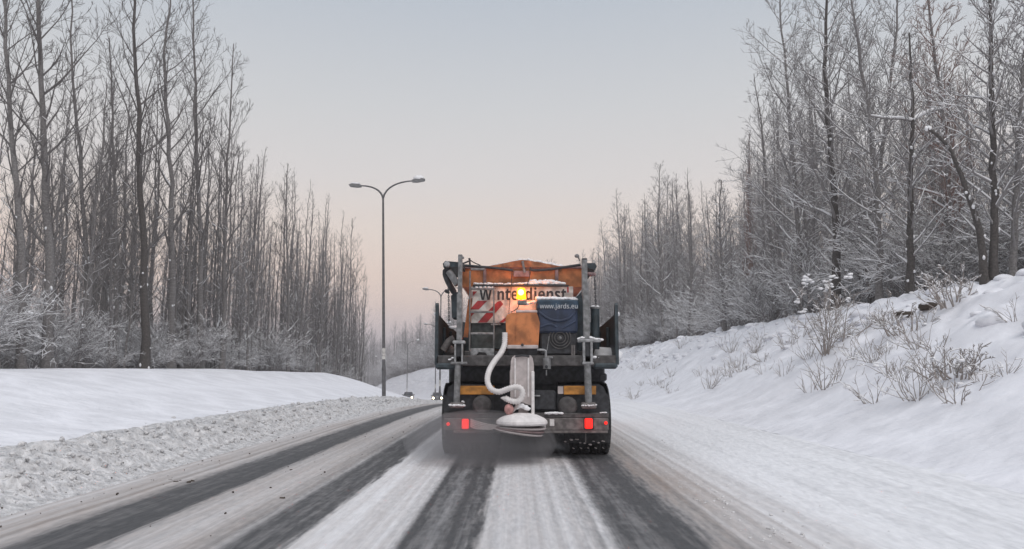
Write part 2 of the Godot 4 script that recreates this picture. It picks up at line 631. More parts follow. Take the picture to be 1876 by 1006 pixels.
func build_lumps() -> void:
	var r := RandomNumberGenerator.new()
	r.seed = 77
	var tf := []
	for i in 6500:
		var s := 3.5 + 52.0 * pow(r.randf(), 1.5)
		var u := -4.35 - absf(r.randfn(0.0, 0.6))
		if u < -6.4: continue
		var sz := (0.008 + 0.034 * pow(r.randf(), 4.0)) * (1.0 + s * 0.010)
		var p := on_ground(u, s)
		tf.append(Transform3D(Basis.from_euler(Vector3(r.randf() * 6, r.randf() * 6, r.randf() * 6)).scaled(Vector3(sz, sz * 0.8, sz)), p + Vector3(0, sz * 0.05, 0)))
	scatter("ploughed_snow_lumps", lump_mesh(1), M.berm, tf, "lumps of ploughed snow strewn over the left verge")
	tf = []
	for i in 900:
		var s := 4.0 + 40.0 * pow(r.randf(), 1.4)
		var u := 1.65 + absf(r.randfn(0.0, 0.35))
		var sz := 0.006 + 0.016 * pow(r.randf(), 3.0)
		tf.append(Transform3D(Basis.from_euler(Vector3(r.randf() * 6, r.randf() * 6, r.randf() * 6)).scaled(Vector3(sz, sz * 0.7, sz)), on_ground(u, s) + Vector3(0, 0.012, 0)))
	scatter("slush_crumbs", lump_mesh(2), M.berm, tf, "crumbs of snow along the right road edge")
	tf = []
	for i in 300:
		var s := 4.0 + 36.0 * pow(r.randf(), 1.4)
		var u := -3.75 - absf(r.randfn(0.0, 0.45)) if i % 3 else r.randf_range(-2.8, -2.05)
		if u < -5.5: continue
		var sz := 0.005 + 0.013 * pow(r.randf(), 3.0)
		tf.append(Transform3D(Basis.from_euler(Vector3(r.randf() * 6, r.randf() * 6, r.randf() * 6)).scaled(Vector3(sz, sz * 0.8, sz)), on_ground(u, s) + Vector3(0, 0.02, 0)))
	scatter("dirt_crumbs", lump_mesh(3), M.clod, tf, "dark crumbs of dirt on the slush along the left road edge")
	# snow cushions on the upper right slope
	tf = []
	for i in 240:
		var s := 9.0 + 55.0 * pow(r.randf(), 1.3)
		var u := r.randf_range(6.8, 9.9)
		var sz := 0.05 + 0.16 * pow(r.randf(), 2.0)
		tf.append(Transform3D(Basis.from_euler(Vector3(0, r.randf() * 6, 0)).scaled(Vector3(sz * 1.3, sz * 0.7, sz * 1.3)), on_ground(u, s)))
	scatter("snow_cushions", ball_mesh(), M.snow, tf, "soft snow cushions on the buried weeds of the right slope")
	# dark clods on the road, one by one
	var proto: Node3D = null
	for q in [[306, 888], [312, 882], [322, 886], [345, 886], [181, 936], [300, 892], [514, 914], [517, 916], [533, 863], [398, 965], [352, 884], [330, 884]]:
		var p := hit(q[0], q[1])
		if proto == null:
			var mb := MB.new()
			mb.blob(Vector3.ZERO, Vector3(0.022, 0.012, 0.018), r, 5, 7, 0.35)
			proto = thing("dirt_clod", "small dark clod of frozen dirt lying on the slushy left lane", "clod", p + Vector3(0, 0.012, 0), "dirt clods on the left lane")
			part("clod", mb, M.clod, proto)
		else:
			copy_of(proto, "dirt_clod", "small dark clod of frozen dirt lying on the slushy left lane", "dirt clods on the left lane", p + Vector3(0, 0.012, 0), r.randf() * 6, Vector3.ONE * r.randf_range(0.6, 1.3))

func ball_mesh() -> ArrayMesh:
	var r := RandomNumberGenerator.new()
	r.seed = 9
	var mb := MB.new()
	mb.blob(Vector3.ZERO, Vector3.ONE, r, 7, 11, 0.06)
	return mb.mesh()

# ------------------------------------------------------------------ trees
class Wood:
	var wood := MB.new()
	var snow := MB.new()
	var r := RandomNumberGenerator.new()
	var snowy := 0.5        # share of branches that carry snow
	var snow_top := 99.0    # none above this height
	var up := 0.35          # how strongly branches turn upwards
	var twig := 0.0065
	var kids := 7
	var twigs := 4
	var base := Vector3.ZERO
	var thin := false       # no snow on the thick branches

	func branch(p0: Vector3, dir0: Vector3, length: float, rad: float, level: int) -> void:
		var ns := 5 if level == 1 else (3 if level == 2 else 2)
		var pts := PackedVector3Array([p0])
		var rr := PackedFloat32Array([rad])
		var p := p0
		var d := dir0
		var wig := 0.16 if level == 1 else 0.24
		for i in ns:
			d = (d + Vector3(r.randf_range(-wig, wig), r.randf_range(-wig, wig) + up * 0.5, r.randf_range(-wig, wig))).normalized()
			p += d * (length / ns)
			pts.append(p)
			rr.append(maxf(twig * (0.6 if i == ns - 1 else 0.85), rad * (1.0 - 0.85 * (i + 1) / ns)))
		wood.tube(pts, rr, 5 if level == 1 else 3)
		var hh := p0.y - base.y
		if r.randf() < snowy * (1.0 - 0.8 * clampf(hh / snow_top, 0.0, 1.0)) and hh < snow_top and not (thin and level == 1 and r.randf() < 0.8):
			var sp := PackedVector3Array()
			var sr := PackedFloat32Array()
			for i in pts.size():
				var dd: Vector3 = (pts[mini(i + 1, pts.size() - 1)] - pts[maxi(i - 1, 0)]).normalized()
				if absf(dd.y) > 0.85:
					if sp.size() > 1: break
					sp.clear(); sr.clear()
					continue
				sp.append(pts[i] + Vector3(0, rr[i] * 0.9 + 0.003, 0))
				sr.append(maxf(rr[i] * 0.9, 0.0075) * r.randf_range(0.8, 1.5))
			if sp.size() > 1:
				sr[sr.size() - 1] *= 0.5
				snow.tube(sp, sr, 4 if level == 1 else 3)
				if level <= 2 and r.randf() < 0.12:
					var w := r.randf_range(0.018, 0.042)
					snow.blob(sp[sp.size() / 2], Vector3(w * 1.5, w * 0.7, w * 1.2), r, 4, 6, 0.25)
		if level == 3:
			return
		var n := int(kids * clampf(length / 1.6, 0.5, 1.7)) if level == 1 else twigs
		for i in n:
			var t := r.randf_range(0.18, 1.0)
			var f := t * ns
			var k := mini(int(f), ns - 1)
			var q := pts[k].lerp(pts[k + 1], f - k)
			var axis := (pts[k + 1] - pts[k]).normalized()
			var side := axis.cross(Vector3(r.randf_range(-1, 1), r.randf_range(-1, 1), r.randf_range(-1, 1))).normalized()
			var nd := (axis + side * r.randf_range(0.6, 1.1)).normalized()
			branch(q, nd, length * r.randf_range(0.26, 0.46) * (1.15 - 0.5 * t), maxf(twig, rr[k] * 0.5), level + 1)

	func trunk(path: PackedVector3Array, r0: float, r1: float, n_branch: int, from: float, reach: float, steep: float, crown := 1.0) -> void:
		base = path[0]
		var m := 16
		var c := Curve3D.new()
		for i in path.size():
			var tan_: Vector3 = (path[mini(i + 1, path.size() - 1)] - path[maxi(i - 1, 0)]) / 6.0
			c.add_point(path[i], -tan_, tan_)
		var ln := c.get_baked_length()
		tall = ln
		var pts := PackedVector3Array()
		var rr := PackedFloat32Array()
		for i in m + 1:
			var t := float(i) / m
			var q := c.sample_baked(t * ln)
			if i > 0 and i < m:
				q += Vector3(r.randf_range(-1, 1), 0, r.randf_range(-1, 1)) * 0.0035 * ln
			pts.append(q)
			rr.append(lerpf(r0, r1, pow(t, 0.85)) * (1.0 + 0.35 * exp(-t * 40.0)))
		pts[0].y -= 0.3
		trunk_pts = pts
		trunk_rad = rr
		var ang := r.randf() * TAU
		for i in n_branch:
			var t := lerpf(from, 0.985, pow((i + r.randf()) / n_branch, 0.9))
			var f := t * m
			var k := mini(int(f), m - 1)
			var q := pts[k].lerp(pts[k + 1], f - k)
			ang += 2.4 + r.randf_range(-0.6, 0.6)
			var st := steep + r.randf_range(-0.14, 0.14)
			var d := Vector3(cos(ang) * sin(st), cos(st), sin(ang) * sin(st))
			var shape := pow(1.0 - t, 0.75) * (0.45 + 0.55 * clampf((t - from) / 0.25, 0.0, 1.0)) * crown + 0.07
			branch(q, d, ln * reach * shape * r.randf_range(0.6, 1.2), maxf(0.010, lerpf(rr[k], rr[k + 1], f - k) * r.randf_range(0.28, 0.5)), 1)

	var trunk_pts := PackedVector3Array()
	var tall := 1.0
	var trunk_rad := PackedFloat32Array()

	func trunk_mesh() -> MB:
		var mb := MB.new()
		mb.tube(trunk_pts, trunk_rad, 8)
		return mb

	func snow_patches(n: int, below: float) -> void:      # snow stuck in forks and on the bark
		for i in n:
			var y := r.randf() * below
			var k := 0
			while k < trunk_pts.size() - 2 and trunk_pts[k + 1].y - base.y < y:
				k += 1
			var t := clampf((y + base.y - trunk_pts[k].y) / maxf(0.01, trunk_pts[k + 1].y - trunk_pts[k].y), 0.0, 1.0)
			var a := r.randf() * TAU
			var rad: float = lerpf(trunk_rad[k], trunk_rad[k + 1], t)
			var w := r.randf_range(0.014, 0.04)
			snow.blob(trunk_pts[k].lerp(trunk_pts[k + 1], t) + Vector3(cos(a), 0, sin(a)) * rad, Vector3(w, w * r.randf_range(0.8, 1.8), w), r, 4, 6, 0.2)

func plant(called: String, w: Wood, label: String, category: String, where: Vector3, group: String, bark: Material, twig: Material) -> Node3D:
	var o := thing(called, label, category, where, group)
	if w.trunk_pts.size():
		part("trunk", w.trunk_mesh(), bark, o)
		part("crown", w.wood, twig, o)
	else:
		part("stems", w.wood, twig, o)
	if w.snow.v.size():
		part("branch_snow", w.snow, M.cling, o).set_meta("kind", "stuff")
	return o

func straight(h: float, lean: float, r: RandomNumberGenerator) -> PackedVector3Array:
	var p := PackedVector3Array([Vector3.ZERO])
	var a := r.randf() * TAU
	var off := Vector3.ZERO
	for i in 4:
		off += Vector3(cos(a), 0, sin(a)) * lean * h * 0.25 + Vector3(r.randf_range(-1, 1), 0, r.randf_range(-1, 1)) * h * 0.012
		p.append(off + Vector3(0, h * (i + 1) / 4.0, 0))
	return p

func shrub(sd: int, h: float, stems: int, snowy: float) -> Wood:
	var w := Wood.new()
	w.r.seed = sd
	w.snowy = snowy
	w.up = 0.05
	w.kids = 10
	w.twigs = 4
	w.twig = 0.0055
	w.thin = true
	for i in stems:
		var a := w.r.randf() * TAU
		var st := w.r.randf_range(0.1, 1.05)
		var d := Vector3(cos(a) * sin(st), cos(st), sin(a) * sin(st))
		w.branch(Vector3(cos(a), 0, sin(a)) * w.r.randf_range(0.0, 0.35) - Vector3(0, 0.05, 0), d, h * w.r.randf_range(0.6, 1.1), w.r.randf_range(0.010, 0.02), 1)
	return w

func weed(sd: int, h: float, stems: int) -> Wood:
	var w := Wood.new()
	w.r.seed = sd
	w.snowy = 0.5
	w.up = 0.1
	w.kids = 5
	w.twigs = 2
	w.twig = 0.004
	for i in stems:
		var a := w.r.randf() * TAU
		var st := w.r.randf_range(0.1, 1.2)
		w.branch(Vector3(cos(a), 0, sin(a)) * w.r.randf_range(0.0, 0.15), Vector3(cos(a) * sin(st), cos(st), sin(a) * sin(st)), h * w.r.randf_range(0.5, 1.1), 0.007, 2)
	return w

func build_trees() -> void:
	var r := RandomNumberGenerator.new()
	r.seed = 4242
	# --- trees that stand out, one by one: path of the trunk (photograph), side offset, radius in pixels, label, settings
	var left_ones := [
		[[[92, 610], [88, 450], [76, 200], [70, 0], [66, -220]], -12.4, 9.5, "thick grey trunk second from the left edge with wide forks high up", 0.42, false],
		[[[45, 612], [38, 450], [20, 240], [10, 60], [2, -160]], -12.6, 8.0, "tall grey tree nearest the left edge of the photo", 0.45, false],
		[[[268, 640], [264, 480], [254, 240], [247, 60], [244, -140]], -12.0, 8.5, "tallest dark trunk of the left wood, straight and nearly black", 0.40, true],
		[[[318, 640], [316, 480], [308, 220], [302, 100], [318, -80]], -12.6, 7.5, "dark forked tree just right of the near black trunk", 0.40, false],
		[[[166, 610], [160, 480], [143, 260], [132, 90], [130, -20]], -12.8, 6.0, "slim leaning tree between the thick grey trunk and the near black one", 0.35, false],
		[[[372, 650], [368, 480], [360, 250], [354, 90], [352, -60]], -12.2, 6.5, "upright grey tree third to the right of the near black trunk", 0.40, false],
		[[[410, 664], [412, 480], [416, 300], [424, 180], [428, 80]], -12.0, 5.0, "slender tree with a round open crown at the middle of the left wood", 0.42, false],
		[[[212, 620], [214, 450], [207, 300], [202, 150], [200, 70]], -13.2, 5.0, "thin straight tree just left of the near black trunk", 0.35, false],
		[[[640, 676], [641, 560], [643, 460], [645, 400]], -11.9, 1.8, "last thin tree at the right end of the left wood", 0.4, false],
		[[[530, 664], [528, 520], [524, 400], [528, 300]], -12.0, 3.2, "twiggy young tree two thirds along the left wood", 0.4, false],
	]
	var k := 0
	for d in left_ones:
		var px: Array = d[0]
		var s: float = -d[1] * F / (945.0 - px[0][0])
		var b := on_ground(d[1], s)
		var path := PackedVector3Array([Vector3.ZERO])
		for i in range(1, px.size()):
			path.append(at(px[i][0], px[i][1], s) - b)
		var w := Wood.new()
		w.r.seed = 100 + k
		w.snowy = 0.30
		w.thin = true
		w.snow_top = 8.0
		w.up = 0.30
		w.trunk(path, d[2] * s / F, 0.02, 31, 0.22, 0.29, 0.66, 1.0)
		w.snow_patches(10, 4.0)
		plant("bare_poplar_tree", w, d[3], "tree", b, "tall bare trees of the left wood", M.bark_dark if d[5] else M.bark, M.twig)
		k += 1
	var right_ones := [
		[[[1532, 585], [1530, 400], [1516, 200], [1512, 60], [1520, -120]], 9.9, 9.0, "dark upright trunk at the left front of the right wood, snow clumps at its foot", true],
		[[[1470, 605], [1462, 420], [1448, 220], [1434, 70], [1428, -60]], 10.6, 6.0, "slim tree left of the dark front trunk, first to reach the top of the photo", false],
		[[[1612, 545], [1610, 400], [1590, 200], [1568, 60], [1552, -60]], 10.2, 7.0, "trunk in the right wood leaning left from its foot", false],
		[[[1600, 560], [1606, 380], [1622, 230], [1640, 80], [1648, -60]], 11.5, 6.5, "trunk leaning right that crosses the left leaning one in the right wood", false],
		[[[1670, 540], [1668, 420], [1670, 300], [1672, 200], [1666, 60]], 9.8, 8.0, "dark trunk below the long snow laden branch in the right wood", true],
		[[[1806, 522], [1796, 430], [1768, 340], [1738, 270], [1700, 235]], 9.7, 8.0, "bent trunk bowing left under the snow in the right wood", true],
		[[[1822, 520], [1822, 380], [1816, 200], [1814, 60], [1812, -120]], 9.9, 8.0, "straight trunk beside the bowed one near the right edge", true],
		[[[1736, 540], [1738, 380], [1728, 220], [1706, 60], [1696, -60]], 12.0, 7.0, "tree behind the bowed trunk with a reddish brown twiggy crown", false],
		[[[1326, 612], [1324, 500], [1318, 400], [1322, 330]], 9.4, 4.5, "isolated slim trunk at the edge of the slope behind the truck", false],
		[[[1214, 640], [1212, 520], [1206, 400], [1210, 300]], 10.0, 3.6, "slim frosted tree nearest the right side of the truck", false],
		[[[1372, 600], [1373, 450], [1373, 330], [1374, 245]], 12.5, 5.0, "narrow column shaped poplar with upright brown branches", false],
		[[[1860, 520], [1862, 350], [1870, 180], [1884, -40]], 10.4, 7.0, "tree at the right edge with drooping snowy side branches", false],
	]
	for d in right_ones:
		var px: Array = d[0]
		var s: float = d[1] * F / (px[0][0] - 945.0)
		var b := on_ground(d[1] - bend(s), s)
		var path := PackedVector3Array([Vector3.ZERO])
		for i in range(1, px.size()):
			path.append(at(px[i][0], px[i][1], s) - b)
		var w := Wood.new()
		w.r.seed = 200 + k
		w.snowy = 0.75
		w.snow_top = 12.0
		w.up = 0.22
		var column: bool = d[3].begins_with("narrow")
		var red: bool = "reddish" in d[3]
		if column:
			w.up = 0.7
			w.trunk(path, d[2] * s / F, 0.02, 110, 0.05, 0.20, 0.30, 0.9)
		elif "bent" in d[3]:
			w.trunk(path, d[2] * s / F, 0.03, 22, 0.35, 0.28, 1.0, 1.0)
		else:
			w.kids = 13 if red else 10
			w.trunk(path, d[2] * s / F, 0.02, 52, 0.10, 0.30, 0.85, 1.0)
		if "snow laden" in d[3]:
			var lp := PackedVector3Array()
			for q in [[1596, 213], [1620, 217], [1650, 218], [1672, 222], [1688, 211], [1706, 204], [1726, 200]]: lp.append(at(q[0], q[1], s) - b)
			w.wood.tube(lp, PackedFloat32Array([0.015, 0.02, 0.025, 0.035, 0.03, 0.022, 0.015]), 6)
			var ls := PackedVector3Array()
			for q in lp: ls.append(q + Vector3(0, 0.04, 0))
			w.snow.tube(ls, PackedFloat32Array([0.015, 0.03, 0.04, 0.055, 0.065, 0.05, 0.035]), 7)
		w.snow_patches(30, 6.0)
		plant("bare_alder_tree", w, d[3], "tree", b, "trees standing along the top of the right slope", M.bark_dark if d[4] else M.bark, M.twig_brown if red or column else M.twig_grey)
		k += 1
	# the long snow laden branch that crosses the right wood
	# --- trees of the mass, each its own thing
	var aspens := []
	for i in 7:
		var w := Wood.new()
		w.r.seed = 300 + i
		w.snowy = 0.32
		w.thin = true
		w.snow_top = 8.0
		w.up = 0.32
		w.twigs = 3
		w.trunk(straight(13.0 + i * 0.5, 0.03, w.r), 0.10 + 0.011 * i, 0.015, 30, 0.2, 0.28, 0.64)
		w.snow_patches(8, 4.0)
		aspens.append(w)
	var slims := []
	for i in 6:
		var w := Wood.new()
		w.r.seed = 340 + i
		w.snowy = 0.5
		w.snow_top = 7.0
		w.up = 0.3
		w.kids = 5
		w.twigs = 2
		w.trunk(straight(9.5 + i * 0.5, 0.04, w.r), 0.06 + 0.006 * i, 0.01, 34, 0.06, 0.20, 0.75)
		slims.append(w)
	var alders := []
	for i in 7:
		var w := Wood.new()
		w.r.seed = 380 + i
		w.snowy = 0.8
		w.snow_top = 12.0
		w.thin = true
		w.kids = 9
		w.up = 0.2
		w.twigs = 4
		w.trunk(straight(11.0 + i * 0.5, 0.05, w.r), 0.11 + 0.012 * i, 0.015, 44, 0.07, 0.27, 0.85)
		w.snow_patches(16, 5.0)
		alders.append(w)
	var shrubs := []
	for i in 5:
		shrubs.append(shrub(420 + i, 2.1 + 0.25 * i, 24, 0.75))
	# left wood
	mass(aspens, "bare_aspen_tree", "tall bare grey tree", "left wood", 64, r, func(i: int) -> Vector2:
		var s := 12.0 + 50.0 * pow(r.randf(), 0.8)
		return Vector2(-12.8 - 24.0 * pow(r.randf(), 1.2), s), 0.80, 1.05, M.bark, M.twig)
	mass(slims, "slender_bare_sapling", "slender bare sapling", "left wood", 280, r, func(i: int) -> Vector2:
		if i % 2:
			return Vector2(-11.9 - 3.4 * r.randf(), 26.0 + 37.0 * pow(r.randf(), 0.75))
		return Vector2(-12.2 - 15.0 * pow(r.randf(), 1.2), 13.0 + 49.0 * r.randf()), 0.7, 1.1, M.bark, M.twig_grey)
	mass(shrubs, "snowy_shrub", "frosted shrub in the undergrowth", "left wood", 190, r, func(i: int) -> Vector2:
		var s := 15.0 + 46.0 * r.randf()
		return Vector2(-12.2 - 8.0 * r.randf(), s), 0.42, 0.78, M.bark, M.twig_grey)
	# right wood
	mass(alders, "frosted_alder_tree", "bare snowy tree", "right wood", 140, r, func(i: int) -> Vector2:
		var s := 15.0 + 75.0 * pow(r.randf(), 1.15)
		return Vector2(10.4 + 20.0 * pow(r.randf(), 1.5) + 2.6 * (1.0 - sm(20.0, 27.0, s)), s), 0.80, 1.12, M.bark, M.twig_grey)
	mass(slims, "frosted_sapling", "slender snowy sapling", "right wood", 130, r, func(i: int) -> Vector2:
		var s := 11.0 + 78.0 * pow(r.randf(), 1.1)
		return Vector2(9.9 + 9.0 * pow(r.randf(), 1.3) + 2.4 * (1.0 - sm(20.0, 27.0, s)), s), 0.6, 1.05, M.bark, M.twig_grey)
	mass(shrubs, "frosted_shrub", "snow covered shrub", "right wood", 140, r, func(i: int) -> Vector2:
		var s := 14.0 + 81.0 * pow(r.randf(), 1.1)
		return Vector2(9.9 + 6.0 * pow(r.randf(), 1.4) + 1.6 * (1.0 - sm(19.0, 24.0, s)), s), 0.55, 1.15, M.bark, M.twig_grey)
	# far bend of the road
	mass(alders, "distant_frosted_tree", "pale distant tree", "far bend", 170, r, func(i: int) -> Vector2:
		var s := 90.0 + 150.0 * r.randf()
		return Vector2(14.5 + 1.5 * r.randf() + 22.0 * pow(r.randf(), 1.4), s), 1.05, 1.4, M.bark, M.twig_grey)
	mass(shrubs, "distant_frosted_shrub", "pale distant shrub", "far bend", 150, r, func(i: int) -> Vector2:
		var s := 110.0 + 125.0 * r.randf()
		return Vector2(14.0 + 7.0 * r.randf(), s), 1.5, 2.7, M.bark, M.twig_grey)
	# the depth of both woods, where single trees cannot be told apart
	for side in 2:
		var src: Wood = slims[3] if side == 0 else alders[1]
		var jm := MB.new()
		jm.v = src.wood.v.duplicate(); jm.n = src.wood.n.duplicate(); jm.idx = src.wood.idx.duplicate()
		jm.tube(src.trunk_pts, src.trunk_rad, 6)
		var tfs := []
		for i in (300 if side == 0 else 140):
			var s := 14.0 + 56.0 * r.randf() if side == 0 else 18.0 + 75.0 * r.randf()
			var u := -30.0 - 40.0 * r.randf() if side == 0 else 26.0 + 30.0 * r.randf()
			var e: float = r.randf_range(0.42, 0.66) * stand_height("left wood" if side == 0 else "right wood", u, s) / src.tall
			tfs.append(Transform3D(Basis.from_euler(Vector3(0, r.randf() * 6, 0)).scaled(Vector3(e * 1.1, e, e * 1.1)), on_ground(u, s)))
		scatter("deep_woods", jm.mesh(), M.twig_grey, tfs, "tangle of thin trunks deep inside the %s wood" % ["left", "right"][side])
	# woods far away on the left, beyond the end of the bank
	var tf := []
	for i in 260:
		var a := r.randf()
		var s := 330.0 + 240.0 * r.randf()
		tf.append(Transform3D(Basis.from_euler(Vector3(0, r.randf() * 6, 0)).scaled(Vector3.ONE * r.randf_range(0.6, 1.0)), Vector3(-s * lerpf(0.02, 0.36, a), -13.2, -s)))
	var fw: Wood = alders[2]
	var joined := MB.new()
	joined.v = fw.wood.v.duplicate(); joined.n = fw.wood.n.duplicate(); joined.idx = fw.wood.idx.duplicate()
	joined.tube(fw.trunk_pts, fw.trunk_rad, 5)
	scatter("distant_woods", joined.mesh(), M.twig_grey, tf, "hazy wood on the horizon beyond the left bank")

# the height of the trees of a wood here: each wood steps down as it recedes, read off as the slope of its top line over the eye
const TOP_LEFT := [[-400, 60], [300, 120], [450, 190], [507, 262], [560, 300], [600, 345], [640, 415], [662, 450]]
const TOP_RIGHT := [[990, 455], [1050, 425], [1110, 385], [1160, 300], [1240, 265], [1310, 300], [1345, 320], [1375, 260], [1400, 140], [1480, 60], [3000, 0]]

func stand_height(where: String, u: float, s: float) -> float:
	if where == "far bend": return 16.0
	var line := TOP_LEFT if where == "left wood" else TOP_RIGHT
	var x := 945.0 + F * (u + bend(s)) / s
	var y: float = line[0][1]
	for i in line.size() - 1:
		if x >= line[i][0]:
			y = lerpf(line[i][1], line[i + 1][1], clampf((x - line[i][0]) / (line[i + 1][0] - line[i][0]), 0.0, 1.0))
	return clampf(s * (678.0 - y) / F + EYE - ground(u, s), 4.5, 16.0)

func mass(protos: Array, called: String, kind: String, where: String, count: int, r: RandomNumberGenerator, spot: Callable, lo: float, hi: float, bark: Material, twig: Material) -> void:
	var firsts := []
	for i in count:
		var q: Vector2 = spot.call(i)
		var p := on_ground(q.x, q.y)
		var k := i % protos.size()
		var turn := r.randf() * TAU
		var e := r.randf_range(lo, hi)
		var sz := Vector3(e, e * r.randf_range(0.92, 1.1), e)
		if not called.ends_with("shrub") and where != "far bend":
			var own: float = protos[k].tall
			var top := stand_height(where, q.x, q.y)
			if called.ends_with("sapling"): top = minf(top, 12.5)
			var f := top * (r.randf_range(0.48, 0.98) if called.ends_with("sapling") else r.randf_range(0.55, 1.0)) / own
			sz = Vector3(clampf(f, 0.65, 1.15), f, clampf(f, 0.65, 1.15))
		var depth := absf(q.x) - (12.0 if q.x < 0.0 else 9.9 if where == "right wood" else 14.5)
		var row := "front" if depth < 2.5 else "middle" if depth < 8.0 else "back"
		var along := "far stretch" if q.y > 95.0 else "near end" if q.y < 22.0 else "middle" if q.y < 42.0 else "far end"
		if where == "far bend": along = "nearer half" if q.y < 160.0 else "farther half"
		var label := "%s, %s rows at the %s of the %s" % [kind, row, along, where]
		var group := "%s: %s, %s rows, %s" % [called.replace("_", " ") + "s", where, row, along]
		if firsts.size() <= k:
			var o := plant(called, protos[k], label, "shrub" if called.ends_with("shrub") else "tree", p, group, bark, twig)
			o.rotation.y = turn
			o.scale = sz
			firsts.append(o)
		else:
			copy_of(firsts[k], called, label, group, p, turn, sz)

func build_weeds() -> void:
	var r := RandomNumberGenerator.new()
	r.seed = 31
	var w := shrub(510, 1.5, 16, 0.5)
	var p := hit(1512, 650)
	for i in 12:
		var c := Vector3(w.r.randf_range(-0.5, 0.5), w.r.randf_range(0.9, 1.8), w.r.randf_range(-0.4, 0.4))
		for j in 4:
			var e := w.r.randf_range(0.018, 0.042)
			w.snow.blob(c + Vector3(w.r.randf_range(-0.07, 0.07), w.r.randf_range(-0.05, 0.05), w.r.randf_range(-0.05, 0.05)), Vector3(e * 1.5, e * 0.7, e), w.r, 5, 7, 0.3)
	plant("roadside_bush", w, "tallest twiggy bush on the right slope with snow clumps on its tips", "bush", p, "", M.bark, M.dry)
	var w2 := shrub(511, 0.45, 24, 0.9)
	plant("roadside_bush", w2, "spreading dry bush low on the right slope near the photo edge", "bush", hit(1752, 690), "", M.bark, M.dry)
	var w3 := shrub(512, 0.7, 18, 0.8)
	plant("roadside_bush", w3, "bush hanging from the top of the right slope above a dark hollow", "bush", hit(1750, 560), "", M.bark, M.dry)
	var w4 := shrub(513, 0.55, 18, 0.8)
	plant("roadside_bush", w4, "low bush half buried in snow below the dark hollow", "bush", hit(1662, 610), "", M.bark, M.dry)
	# dark hollow where earth shows
	var mb := MB.new()
	mb.blob(Vector3.ZERO, Vector3(0.26, 0.09, 0.22), r, 6, 10, 0.2)
	var q := thing("earth_patch", "dark patch of bare earth under the snow edge of the right slope", "earth", hit(1662, 578))
	part("soil", mb, M.clod, q)
	var mb2 := MB.new()
	mb2.blob(Vector3.ZERO, Vector3(0.20, 0.08, 0.18), r, 6, 10, 0.2)
	var q2 := thing("earth_patch", "smaller patch of bare earth right of the larger one", "earth", hit(1702, 562))
	part("soil", mb2, M.clod, q2)
	var protos := []
	for i in 5:
		protos.append(weed(520 + i, 0.34 + 0.06 * i, 13))
	var firsts := []
	var spots := []
	for i in 26:
		spots.append(Vector2(r.randf_range(1150, 1440), 0))
	for s in spots.size():
		var x: float = spots[s].x
		var top := lerpf(645, 598, (x - 1150) / 290.0)
		spots[s].y = top + 8 + 85.0 * pow(r.randf(), 1.2)
	for e in [[1452, 590], [1470, 620], [1440, 640], [1480, 660], [1550, 620], [1565, 660], [1540, 690], [1590, 600], [1600, 665], [1622, 650], [1640, 690], [1655, 700], [1680, 640], [1700, 700], [1716, 640], [1730, 720], [1600, 740], [1480, 720], [1510, 715], [1800, 700], [1840, 690], [1860, 590], [1330, 690], [1680, 735], [1760, 740]]:
		spots.append(Vector2(e[0], e[1]))
	for i in spots.size():
		var h := hit(spots[i].x, spots[i].y)
		var k := i % 5
		var z := r.randf_range(0.7, 1.35)
		if firsts.size() <= k:
			firsts.append(plant("dry_weed", protos[k], "dry weed stalks poking out of the snow on the right slope", "weed", h, "dry weeds on the right slope", M.bark, M.dry))
		else:
			copy_of(firsts[k], "dry_weed", "dry weed stalks poking out of the snow on the right slope", "dry weeds on the right slope", h, r.randf() * TAU, Vector3.ONE * z)

# ------------------------------------------------------------------ lamp posts
func lamp_post(label: String, where: Vector3, h: float) -> Node3D:
	var o := thing("street_lamp", label, "street lamp", where, "double armed street lamps along the road")
	var mb := MB.new()
	mb.tube(PackedVector3Array([Vector3(0, -2.5, 0), Vector3(0, 1.1, 0), Vector3(0, 1.15, 0), Vector3(0, h - 0.65, 0)]), PackedFloat32Array([0.09, 0.088, 0.072, 0.045]), 12)
	part("pole", mb, M.pole, o)
	var band := MB.new()
	band.tube(PackedVector3Array([Vector3(0, 1.45, 0), Vector3(0, 1.95, 0)]), PackedFloat32Array([0.078, 0.076]), 12, true)
	part("number_band", band, M.white, o)
	for sd in [-1.0, 1.0]:
		var arm := MB.new()
		var reach: float = 1.05 if sd < 0 else 1.38
		var rise: float = 0.0 if sd < 0 else 0.16
		var pts := PackedVector3Array()
		var rr := PackedFloat32Array()
		for i in 10:
			var t := i / 9.0
			pts.append(Vector3(sd * reach * (1.0 - pow(1.0 - t, 1.7)) * t + sd * reach * 0.25 * t * (1.0 - t), h - 0.70 + (0.62 + rise) * (1.0 - pow(1.0 - t, 2.4)), 0))
			rr.append(lerpf(0.045, 0.032, t))
		arm.tube(pts, rr, 8)
		var a := part("arm", arm, M.pole, o)
		var head := MB.new()
		var e := pts[9]
		var hl: float = 0.46 if sd < 0 else 0.5
		var tt := Transform3D(Basis(Vector3(0, 0, 1), deg_to_rad(6.0 * sd)), e)
		var poly := PackedVector2Array([Vector2(-0.05 * sd, -0.05), Vector2(hl * 0.3 * sd, -0.085), Vector2(hl * sd, -0.07), Vector2((hl + 0.05) * sd, 0.0), Vector2(hl * 0.8 * sd, 0.06), Vector2(hl * 0.2 * sd, 0.06), Vector2(-0.05 * sd, 0.035)])
		head.prism(poly, -0.11, 0.11, tt)
		var hd := part("lamp_head", head, M.grey, o)
		var cap := MB.new()
		var rr2 := RandomNumberGenerator.new()
		rr2.seed = 5
		cap.blob(tt * Vector3(hl * 0.52 * sd, 0.075, 0), Vector3(hl * 0.52, 0.07 if sd < 0 else 0.15, 0.13), rr2, 6, 10, 0.08)
		part("snow_cap", cap, M.cling, hd)
	return o

